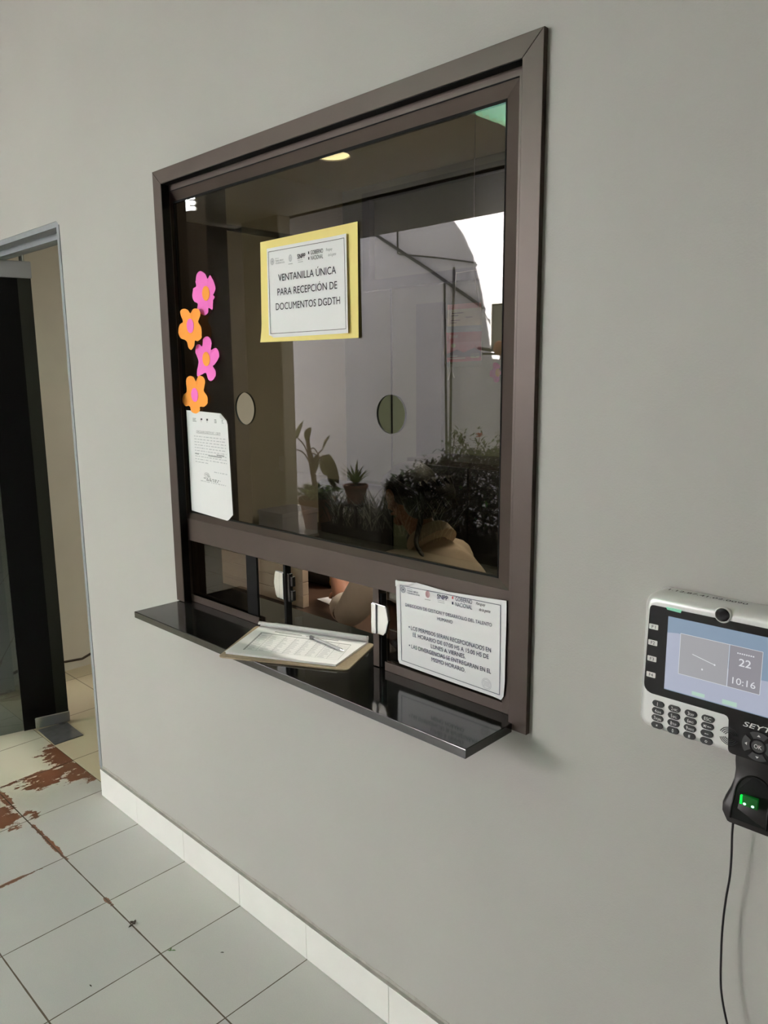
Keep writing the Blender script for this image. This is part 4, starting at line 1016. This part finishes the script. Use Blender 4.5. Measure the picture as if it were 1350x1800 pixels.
# hair: cap over skull, swept back into a low bun with a loose lock over the collar
hb = MB()
def cap(u, v):
    a = math.radians(-100+200*u); t = v*math.radians(128)-math.radians(8)
    # axis across the head: sweep from brow over crown to nape
    th = math.radians(62)+t
    f = math.cos(th); w = math.sin(th)
    r = 1+.03*math.sin(u*40)*math.sin(v*3)
    sx = math.sin(a*.86)
    cx = math.cos(a*.86)
    return HP(-.012+f*.098*r*(.35+.65*cx), sx*.086*r, .012+w*.096*r*cx**.6 if cx > 0 else .012)
hb.grid(cap, 36, 20)
hb.ball(HP(-.035, 0, .030), (.098, .086, .084), 24)
hb.ball(HP(-.070, 0, -.030), (.060, .070, .070), 20)
rnd = random.Random(11)
for k in range(70):
    s = rnd.uniform(-1, 1); b0 = HP(.055*math.cos(s*1.2), s*.080, .062+.03*(1-s*s)); b1 = HP(-.045, s*.094, .050+.035*(1-s*s)+rnd.uniform(-.01, .01)); b2 = HP(-.100, s*.070, .0+rnd.uniform(-.015, .01)); b3 = HP(-.125, s*.035, -.045)
    hb.tube(smooth_path([b0, b1, b2, b3], 5), [.006]*15+[.004], 5)
hb.build('hair', hairm, body, smooth=True)
lk_ = MB(); 
for k in range(9):
    o_ = Vector((rnd.uniform(-.006, .006), rnd.uniform(-.006, .006), 0))
    lk_.tube(smooth_path([HP(-.115, .03, -.03)+o_, Vector((-1.600, .585, 1.185))+o_, Vector((-1.572, .535, 1.130))+o_*.8, Vector((-1.530, .520, 1.095))+o_*.5], 5), [.0045]*15+[.0015], 5)
lk_.build('loose_lock', hairm, body, smooth=True)
bun = MB(); bun.ball(HP(-.150, .0, -.030), (.062, .060, .062), 20)
for k in range(12):
    a = k*math.pi/6; bun.tube([HP(-.150+.050*math.cos(a+q*.4), .050*math.sin(a+q*.4), -.030+.05*math.cos(q*1.4)) for q in (0, .6, 1.2, 1.8, 2.2)], .010, 6)
bun.build('hair_bun', hairm, body, smooth=True)
# jacket
K = {'hem': (Vector((-1.36, .66, .54)), (.165, .185)), 'waist': (waist, (.150, .175)), 'chest': (chest, (.155, .205)), 'up': (Vector((-1.615, .66, 1.065)), (.115, .14)),
     'nape': (Vector((-1.640, .665, 1.112)), (.072, .075)), 'back': (Vector((-1.50, .66, 1.03)), (.10, .15)), 'shN': (shN+Vector((.01, 0, .012)), .088), 'mN': (shN.lerp(elN, .5), .070), 'elN': (elN, .060), 'cfN': (elN.lerp(wrN, .10), .056),
     'shF': (shF+Vector((.01, 0, .012)), .088), 'mF': (shF.lerp(elF, .5), .070), 'elF': (elF, .062), 'cfF': (elF.lerp(wrF, .25), .055)}
KE = [('hem', 'waist'), ('waist', 'chest'), ('chest', 'up'), ('up', 'nape'), ('chest', 'back'), ('chest', 'shN'), ('shN', 'mN'), ('mN', 'elN'), ('elN', 'cfN'), ('chest', 'shF'), ('shF', 'mF'), ('mF', 'elF'), ('elF', 'cfF')]
jk = skin('jacket', K, KE, 'hem', jkt, pr)
cl = MB(); cc = Vector((-1.625, .66, 1.120)); axc = (Vector((-1.675, .67, 1.155))-neck).normalized()
cl.lathe([(.050, -.035), (.088, -.030), (.080, .006), (.072, .018), (.067, .018), (.064, .004), (.050, .0)], cc, axc, 28)
cl.build('collar', jkt, jk, smooth=True)
for a, b, r in ((elN, wrN, .058), (elF, wrF, .056)):
    d = (b-a).normalized(); MB().lathe([(r*.92, -.010), (r*1.03, .0), (r*1.04, .030), (r*.96, .036), (r*.80, .030)], a.lerp(b, .10), d, 22).build('rolled_cuff', jkt, jk, smooth=True)
tr_ = skin('trousers', {'pel': (pel, (.15, .165)), 'hN': (Vector((-1.44, .555, .53)), .105), 'hF': (Vector((-1.44, .765, .53)), .105), 'kN': (Vector((-1.86, .55, .53)), .080), 'kF': (Vector((-1.86, .77, .53)), .080), 'aN': (Vector((-1.80, .55, .12)), .060), 'aF': (Vector((-1.80, .77, .12)), .060)},
           [('pel', 'hN'), ('pel', 'hF'), ('hN', 'kN'), ('hF', 'kF'), ('kN', 'aN'), ('kF', 'aF')], 'pel', mat('dark_trouser_cloth', (.025, .025, .03), .8), pr)
wrd = (wrN-elN).normalized()
MB().lathe([(.033, -.004), (.036, 0), (.033, .004)], elN.lerp(wrN, .78), wrd, 22).build('bracelet', mat('gold_bracelet', (.60, .38, .14), .3, metal=.8), pr, smooth=True)
MB().lathe([(.030, -.010), (.034, -.008), (.034, .008), (.030, .010)], elF.lerp(wrF, .80), (wrF-elF).normalized(), 22).build('watch_strap', M['gasket'], pr)
# the chair under her
st = thing('desk_chair', 'plain dark chair under the person in the beige jacket', 'chair', (-1.35, .66, 0))
MB().box(-1.60, -1.16, .44, .88, .365, .412, .015).build('seat', bk, st)
for x in (-1.56, -1.20):
    for y in (.48, .84): MB().tube([(x, y, .002), (x, y, .37)], .014, 8).build('leg', M['chrome'], st)
MB().box(-1.15, -1.115, .46, .86, .55, .86, .015).build('backrest', bk, st)
for y in (.50, .82): MB().tube([(-1.20, y, .40), (-1.13, y, .46), (-1.125, y, .60)], .012, 8).build('back_post', M['chrome'], st)
# sheet of paper under her hand
ppr = MB().prism([(-2.30, .74, .7512), (-2.14, .71, .7512), (-2.08, .92, .7512), (-2.25, .95, .7512)], (0, 0, .001))
tag(ppr.build('paper_sheet', M['white_paper']), 'white sheet of paper under the writing hand on the desk', 'paper')

# ------------------------------------------------------------------ card flyer hanging in a plastic sleeve, just inside the glass
BY = .075
fl = thing('hanging_flyer', 'card flyer in a clear plastic sleeve hung on strings inside the glass at the right', 'flyer', tuple(at(815, 585, BY)))
def QS(a, b, c, d, y=BY): return quad_surf(at(*a, y), at(*b, y), at(*c, y), at(*d, y))
up_ = QS((787, 536), (846, 531), (846, 582), (785, 585)); lo_ = QS((785, 585), (847, 582), (846, 634), (786, 637))
fm_ = [mat('cream_print', (.92, .88, .66), .5), mat('coral_print', (.95, .42, .40), .5), mat('crimson_print', (.78, .07, .12), .5), mat('sky_print', (.45, .55, .62), .5), mat('pale_yellow_print', (.85, .74, .40), .5), mat('plum_print', (.22, .10, .17), .5), M['label_white'], mat('magenta_print', (.92, .20, .30), .5)]
pp_ = MB(); pp_.prism([up_(0, 0), up_(1, 0), lo_(1, 1), lo_(0, 1)], (0, .0015, 0)); fo_ = pp_.build('printed_sheet', fm_[0], fl)
mb = MB(); S1 = lift(up_, .0006); S2 = lift(lo_, .0006); S1b = lift(up_, .0011); S2b = lift(lo_, .0011)
def patch(S, u0, v0, u1, v1, i): mb.mi = i; mb.face([S(u0, v0), S(u0, v1), S(u1, v1), S(u1, v0)])
patch(S1, 0, 0, 1, .18, 1); patch(S1, 0, .78, 1, 1, 3); patch(S2, 0, 0, 1, .34, 2); patch(S2, 0, .34, 1, .62, 7); patch(S2, 0, .62, 1, 1, 2)
mb.mi = 5; mb.face([S2b(0, .72), S2b(.3, .58), S2b(.5, .70), S2b(.8, .55), S2b(1, .68), S2b(1, .84), S2b(0, .84)])
for k, (a, b) in enumerate(((.15, .50), (.12, .35), (.55, .75), (.12, .40), (.12, .30))): strip(mb, S1b, a, .32+.085*k, b, .32+.085*k, 0, .012, 2)
mb.mi = 4; disc(mb, S2b, .20, .45, .07, .07, 0, 10); mb.mi = 6
write(mb, S2b, 'ZENF', .08, .34, .14, .11); strip(mb, S2b, .10, .80, .32, .80, 0, .02, 2); strip(mb, S2b, .10, .88, .55, .88, 0, .018, 2)
patch(S2b, .70, .73, .95, .89, 4); mb.mi = 5; write(mb, lift(lo_, .0016), 'VISA', .73, .92, .81, .10, True, .2)
mb.build('lettering', fm_, fo_, recalc=False)
slv = glass_mat('clear_plastic_sleeve', (.93, .93, .93), base=.05, rough=.12)
sl = MB(); rnd = random.Random(2)
sq = QS((796, 500), (842, 500), (852, 645), (782, 645), BY-.006)
G_ = [[Vector(sq(i/10, j/16))+Vector((0, -.005*rnd.random(), 0)) for j in range(17)] for i in range(11)]
V = [[sl.bm.verts.new(p) for p in r] for r in G_]
for i in range(10):
    for j in range(16): sl.bm.faces.new([V[i][j], V[i][j+1], V[i+1][j+1], V[i+1][j]])
sl.build('plastic_sleeve', slv, fl)
sg = MB()
for a in ([(802, 478), (800, 510), (796, 540)], [(833, 462), (836, 500), (842, 540)], [(802, 480), (826, 476), (842, 474)], [(790, 635), (792, 652), (788, 668)], [(793, 640), (797, 660), (799, 664)], [(786, 560), (781, 620), (783, 640)]): sg.tube([at(x, y, BY-.006) for x, y in a], .0009, 5)
sg.build('string', mat('white_string', (.80, .78, .74), .6), fl)
hk = MB().tube([at(833, 462, BY-.006), at(834, 300, BY-.006), at(836, 195, BY-.006), Vector((at(836, 195, BY).x, BY-.006, 2.26))], .0008, 5); hk.build('hanging_thread', M['ink_pale'], fl)
# small pink flower inside, half hidden by the sash
t = flower('faint pink paper flower hung inside, half hidden by the right sash', (873, 655), [(873, 637), (880, 643), (878, 650), (884, 655), (879, 661), (878, 670), (871, 672), (868, 664), (862, 661), (863, 652), (868, 648), (868, 640)], ((876, 655), (.006, .008)), M['pink'], M['orange'], y=.05)

# ------------------------------------------------------------------ what the glass mirrors: porch edge and courtyard
cgm = bpy.data.materials.new('green_translucent_sheet'); cgm.use_nodes = True; nt = cgm.node_tree; nt.nodes.clear()
o1 = nt.nodes.new('ShaderNodeOutputMaterial'); o2 = nt.nodes.new('ShaderNodeBsdfTranslucent'); o2.inputs['Color'].default_value = (.55, .95, .80, 1); nt.links.new(o2.outputs[0], o1.inputs[0])
cr_ = MB(); NX = 4; NY = 96
cr_.grid(lambda u, v: Vector((HX0+.003+(HX1-HX0-.006)*u, HY0+.003+(HY1-HY0-.006)*v, CZ+.03+.024*math.sin(v*2*math.pi*13))), NX, NY)
tag(cr_.build('rooflight_sheet', cgm, smooth=True), 'green corrugated translucent roof sheet mirrored at the top right of the glass', 'roof sheet')
dl = thing('downlight', 'small warm recessed downlight in the porch ceiling, mirrored in the glass', 'lamp', (-4.27, MI-2.72, CZ))
lp = on_z(583, 273, CZ-.004); lp = Vector((lp.x, MI-lp.y, CZ))
MB().lathe([(.150, 0), (.150, -.008), (.132, -.010), (.126, 0)], lp, n=32).build('trim_ring', M['label_white'], dl)
MB().lathe([(.126, -.002), (.06, -.008), (0, -.010)], lp, n=32).build('lit_lens', mat('warm_lit_lens', (1, .9, .6), .5, emit=(1, .84, .42), estr=15), dl)

leaf_g = mat('mid_green_leaf', (.09, .17, .045), .5, var=.35, vscale=14); leaf_d = mat('dark_green_leaf', (.022, .04, .014), .5, var=.4, vscale=14)
leaf_l = mat('pale_green_leaf', (.30, .44, .16), .5, var=.3, vscale=14); stem_m = mat('brown_stem', (.13, .085, .055), .7); terra = mat('terracotta', (.42, .19, .11), .75, var=.12, vscale=12); soil = mat('dark_soil', (.03, .022, .016), .95)
def leaf(mb, p, d, w, up=Vector((0, 0, 1)), bend=.25, n=4):
    """pointed leaf from p along d, width w, drooping"""
    L = d.length; d = d.normalized(); s = d.cross(up)
    s = s.normalized() if s.length > 1e-4 else d.orthogonal().normalized()
    nrm = s.cross(d); rows = []
    for i in range(n+1):
        t = i/n; c = p+d*L*t-nrm*(-bend*L*t*t*-1 if False else bend*L*t*t); ww = w*math.sin(math.pi*min(1, .12+.88*t))**.8*.5
        rows.append((mb.bm.verts.new(c-s*ww+nrm*ww*.25), mb.bm.verts.new(c), mb.bm.verts.new(c+s*ww+nrm*ww*.25)))
    n0 = len(mb.bm.faces)
    for a, b in zip(rows, rows[1:]):
        mb.bm.faces.new([a[0], a[1], b[1], b[0]]); mb.bm.faces.new([a[1], a[2], b[2], b[1]])
    mb._tag(n0)
def rdir(r, zmin=-.3):
    while True:
        v = Vector((r.uniform(-1, 1), r.uniform(-1, 1), r.uniform(zmin, 1)))
        if .1 < v.length < 1: return v.normalized()
def pot(parent, c, r, h, z0):
    pb = MB().lathe([(r*.68, 0), (r*.70, .005), (r*.95, h*.84), (r*1.06, h*.85), (r*1.06, h), (r*.96, h), (r*.94, h*.9), (0, h*.9)], (c.x, c.y, z0), n=32).build('pot', terra, parent, smooth=True)
    MB().lathe([(0, 0), (r*.93, 0)], (c.x, c.y, z0+h*.91), n=20).build('soil', soil, pb)
# elephant-ear plant in a wide pot, low variegated plant round its foot
c = vat(558, 900, 4.2); c.z = 0
pA = thing('potted_plant', 'tall big-leaved plant in a wide terracotta pot beside the column, in the glass', 'plant', (c.x, c.y, 0)); pot(pA, c, .20, .34, .002)
stm = MB(); lf = MB(); rnd = random.Random(21)
main = [Vector((c.x, c.y, .30)), vat(553, 850, 4.2), vat(543, 790, 4.2), vat(540, 770, 4.2)]; stm.tube(smooth_path(main, 5), [.030]*10+[.022]*6, 8)
for tip, end, w in (((523, 770), (530, 735), .10), ((520, 790), (508, 812), .16), ((545, 752), (538, 775), .13), ((565, 805), (585, 838), .17), ((575, 800), (592, 850), .14), ((560, 800), (548, 838), .15), ((568, 790), (575, 765), .06), ((580, 830), (590, 870), .12)):
    a = vat(*tip, 4.2+rnd.uniform(-.15, .15)); b = vat(*end, 4.2+rnd.uniform(-.15, .15)); s0 = main[2].lerp(main[1], rnd.random()*.6)
    stm.tube(smooth_path([s0, s0.lerp(a, .5)+Vector((0, 0, .05)), a], 4), .007, 6); leaf(lf, a, b-a, w, up=Vector((rnd.uniform(-.3, .3), 1, .3)), bend=.12, n=6)
stm.build('stem', stem_m, pA, smooth=True); lf.build('leaves', mat('olive_leaf', (.16, .20, .07), .45, var=.3, vscale=6), pA, smooth=True)
lv = MB(); 
for k in range(150):
    p = Vector((c.x, c.y, .33))+Vector((rnd.uniform(-.20, .20), rnd.uniform(-.18, .18), rnd.uniform(0, .12))); lv.mi = 0 if rnd.random() < .6 else 1
    leaf(lv, p, rdir(rnd, 0)*rnd.uniform(.06, .11), rnd.uniform(.04, .07))
lv.build('undergrowth', [leaf_l, leaf_g], pA, smooth=True)
# fern in a small pot on a black stand
c = vat(625, 852, 4.2); zr = c.z; c.z = 0
stand = thing('plant_stand', 'black stand under the small fern pot, mirrored in the glass', 'stand', (c.x, c.y, 0))
MB().box(c.x-.13, c.x+.13, c.y-.13, c.y+.13, zr-.215, zr-.195, .004).build('top', M['black_plastic'], stand)
for sx in (-1, 1):
    for sy in (-1, 1): MB().box(c.x+sx*.11-.012, c.x+sx*.11+.012, c.y+sy*.11-.012, c.y+sy*.11+.012, .101, zr-.215).build('leg', M['black_plastic'], stand)
pB = thing('potted_plant', 'small spiky fern in a terracotta pot on a stand, in the glass', 'plant', (c.x, c.y, zr-.195)); pot(pB, c, .125, .195, zr-.1945)
fn = MB()
for k in range(26):
    a = rnd.uniform(0, 6.28); q = rnd.uniform(.10, .55); leaf(fn, Vector((c.x, c.y, zr-.02)), Vector((math.cos(a)*q, math.sin(a)*q, rnd.uniform(.5, 1))).normalized()*rnd.uniform(.16, .30), .030, bend=.35)
fn.build('fronds', leaf_g, pB, smooth=True)
# planting bed along the porch edge
bed = MB().box(-6.1, -2.8, -4.95, -4.02, .001, .10, .01); tag(bed.build('planting_bed', soil), 'dark earth bed along the porch edge, mirrored in the glass', 'planting bed')
# striped grass clumps
gm1 = mat('dark_grass_blade', (.04, .07, .025), .4, var=.3); gm2 = mat('pale_striped_blade', (.62, .66, .52), .4)
g = MB(); rnd = random.Random(100)
for px, yv, h in ((545, 4.14, .36), (572, 4.3, .40), (600, 4.14, .42), (628, 4.3, .45), (652, 4.14, .44), (678, 4.3, .46), (705, 4.14, .48), (735, 4.3, .50), (765, 4.14, .50)):
    v = vat(px, 900, yv)
    for k in range(70):
        a = rnd.uniform(0, 6.28); g.mi = 1 if rnd.random() < .25 else 0
        leaf(g, Vector((v.x+max(-.16, min(.16, rnd.gauss(0, .08))), v.y+max(-.05, min(.05, rnd.gauss(0, .03))), .10)), Vector((math.cos(a)*rnd.uniform(.1, .75), math.sin(a)*rnd.uniform(.05, .3), 1)).normalized()*h*rnd.uniform(.6, 1.1), .014, bend=rnd.uniform(.2, .6), n=5)
tag(g.build('striped_grass', [gm1, gm2], recalc=False), 'arching striped grass growing along the front of the bed in the glass', 'grass', kind='stuff')
# dark flowering bush
c = vat(800, 900, 4.68); c.z = .10
bu = thing('bush', 'dark leafy bush with a red flower mirrored at the lower right of the glass', 'bush', (c.x, c.y, .10))
lv = MB(); st_ = MB(); rnd = random.Random(8); outline = [(680, 850), (700, 838), (735, 825), (765, 815), (800, 805), (830, 800), (860, 795), (890, 790), (920, 790), (960, 800)]
for k in range(5200):
    i = rnd.randrange(len(outline)-1); t = rnd.random(); px = outline[i][0]*(1-t)+outline[i+1][0]*t; py = outline[i][1]*(1-t)+outline[i+1][1]*t
    q = vat(px, py, 4.66+rnd.uniform(-.24, .24)); z = .15+(q.z-.15)*rnd.random()**.85; lv.mi = 0 if rnd.random() < .8 else 1
    leaf(lv, Vector((q.x, q.y, z)), rdir(rnd)*rnd.uniform(.06, .10), rnd.uniform(.026, .042), n=3)
base = Vector((c.x, c.y, .102))
tips = [(800, 762), (812, 770), (790, 785), (822, 790), (783, 800), (843, 770), (835, 790), (870, 785), (775, 820), (806, 800), (740, 812), (750, 830), (880, 770), (730, 822)]
for q in tips:
    tip = vat(*q, 4.66+rnd.uniform(-.1, .1)); st_.tube(smooth_path([base+Vector((rnd.uniform(-.2, .2), 0, 0)), base.lerp(tip, .55)+Vector((rnd.uniform(-.05, .05), 0, .05)), tip], 5), [.007]*5+[.004]*6, 5)
    for k in range(34):
        lv.mi = 1 if rnd.random() < .5 else 0; leaf(lv, tip+Vector((rnd.gauss(0, .05), rnd.gauss(0, .05), rnd.gauss(-.03, .05))), rdir(rnd)*rnd.uniform(.04, .08), .02, n=3)
lv.build('foliage', [leaf_d, leaf_g], bu, recalc=False); st_.build('branches', stem_m, bu, smooth=True)
f = vat(843, 767, 4.6); fb = MB()
for k in range(9): leaf(fb, f, rdir(rnd)*.05, .035, n=3)
fb.build('flower', mat('red_petal', (.75, .10, .09), .5), bu, recalc=False)
# pipes and wires on the courtyard wall
def onw(px, py, d=.036): return vat(px, py, YW-d)
pm = mat('dark_grey_pipe', (.06, .06, .07), .5)
tag(MB().tube([onw(653, 408), onw(752, 473), onw(850, 541)], .022, 10).build('drain_pipe', pm, smooth=True), 'dark sloping pipe crossing the white courtyard wall in the glass', 'pipe')
tag(MB().tube([onw(781, 497, .10), onw(783, 640, .10), onw(785, 790, .10), onw(786, 930, .10)], .016, 8).build('conduit', pm, smooth=True), 'left upright conduit on the courtyard wall, below the sloping pipe', 'conduit')
tag(MB().tube([onw(798, 470, .10), onw(796, 560, .10), onw(793, 640, .10), onw(791, 790, .10), onw(791, 930, .10)], .018, 8).build('conduit', pm, smooth=True), 'right upright conduit on the courtyard wall, rising above the sloping pipe', 'conduit')
tag(MB().tube([onw(698, 372), onw(699, 446), onw(702, 447), onw(770, 453), onw(836, 462)], .012, 6).build('loose_wire', pm), 'thin bent wire on the upper courtyard wall in the glass', 'wire')
sp = thing('mesh_speaker', 'dark mesh box on an arm against the sunlit part of the courtyard wall', 'speaker', tuple(onw(878, 570, .2)))
a, b = onw(866, 535, .2), onw(905, 612, .2)
MB().box(a.x, b.x, a.y-.15, a.y, b.z, a.z, .01).build('box', mat('dark_mesh', (.010, .009, .006), .6, var=.5, vscale=180), sp)
fr_ = MB()
for x in (a.x-.02, b.x): fr_.box(x, x+.02, a.y-.02, a.y+.02, b.z, a.z)
fr_.box(a.x, b.x, a.y-.02, a.y+.02, a.z, a.z+.02).build('mesh_frame', M['silver'], sp)
MB().tube([onw(841, 612, .2), onw(870, 616, .2), onw(900, 616, .2)], .022, 8).build('arm', pm, sp); MB().tube([onw(848, 622, .2), onw(900, 622, .2)], .014, 8).build('arm', pm, sp)
MB().ball(onw(877, 612, .28), (.085, .05, .095), 16).build('lamp_knob', terra, sp, smooth=True)
MB().tube([onw(851, 549, .1), onw(862, 570, .15), onw(868, 580, .2)], .008, 6).build('bracing_wire', pm, sp)

fcab = thing('filing_cabinet', 'low dark cabinet along the olive back wall of the office', 'cabinet', (-2.2, 2.5, 0))
MB().box(-3.20, -1.20, 2.28, 2.655, .001, 1.15, .004).build('body', mat('dark_brown_laminate', (.03, .022, .018), .5), fcab)
for k in range(4): MB().box(-3.19+.5*k, -2.71+.5*k, 2.265, 2.28, .06, 1.12, .002).build('door', bk, fcab)

# bits of leaf blown onto the tiles
for k, (q, lab) in enumerate((((235, 1624), 'largest dry leaf bit lying on the tile joint'), ((301, 1671), 'green leaf bit just right of the tile crossing'), ((396, 1672), 'dark speck of leaf in the middle of a tile, farthest right'), ((161, 1737), 'dark speck of leaf beside the front tile joint'))):
    p = on_z(*q, .003); lb_ = MB(); rl_ = random.Random(40+k); sz = (.020, .013, .011, .010)[k]
    for j in range((5, 4, 1, 1)[k]): leaf(lb_, p+Vector((rl_.uniform(-.006, .006), rl_.uniform(-.006, .006), .001*j)), Vector((rl_.uniform(-1, 1), rl_.uniform(-1, 1), .15)).normalized()*sz, sz*.4, bend=.1, n=3)
    tag(lb_.build('leaf_bit', leaf_g if k == 1 else mat('dry_leaf', (.035, .028, .014), .7), recalc=False), lab+' of the porch floor', 'leaf', 'leaf bits on the porch floor')
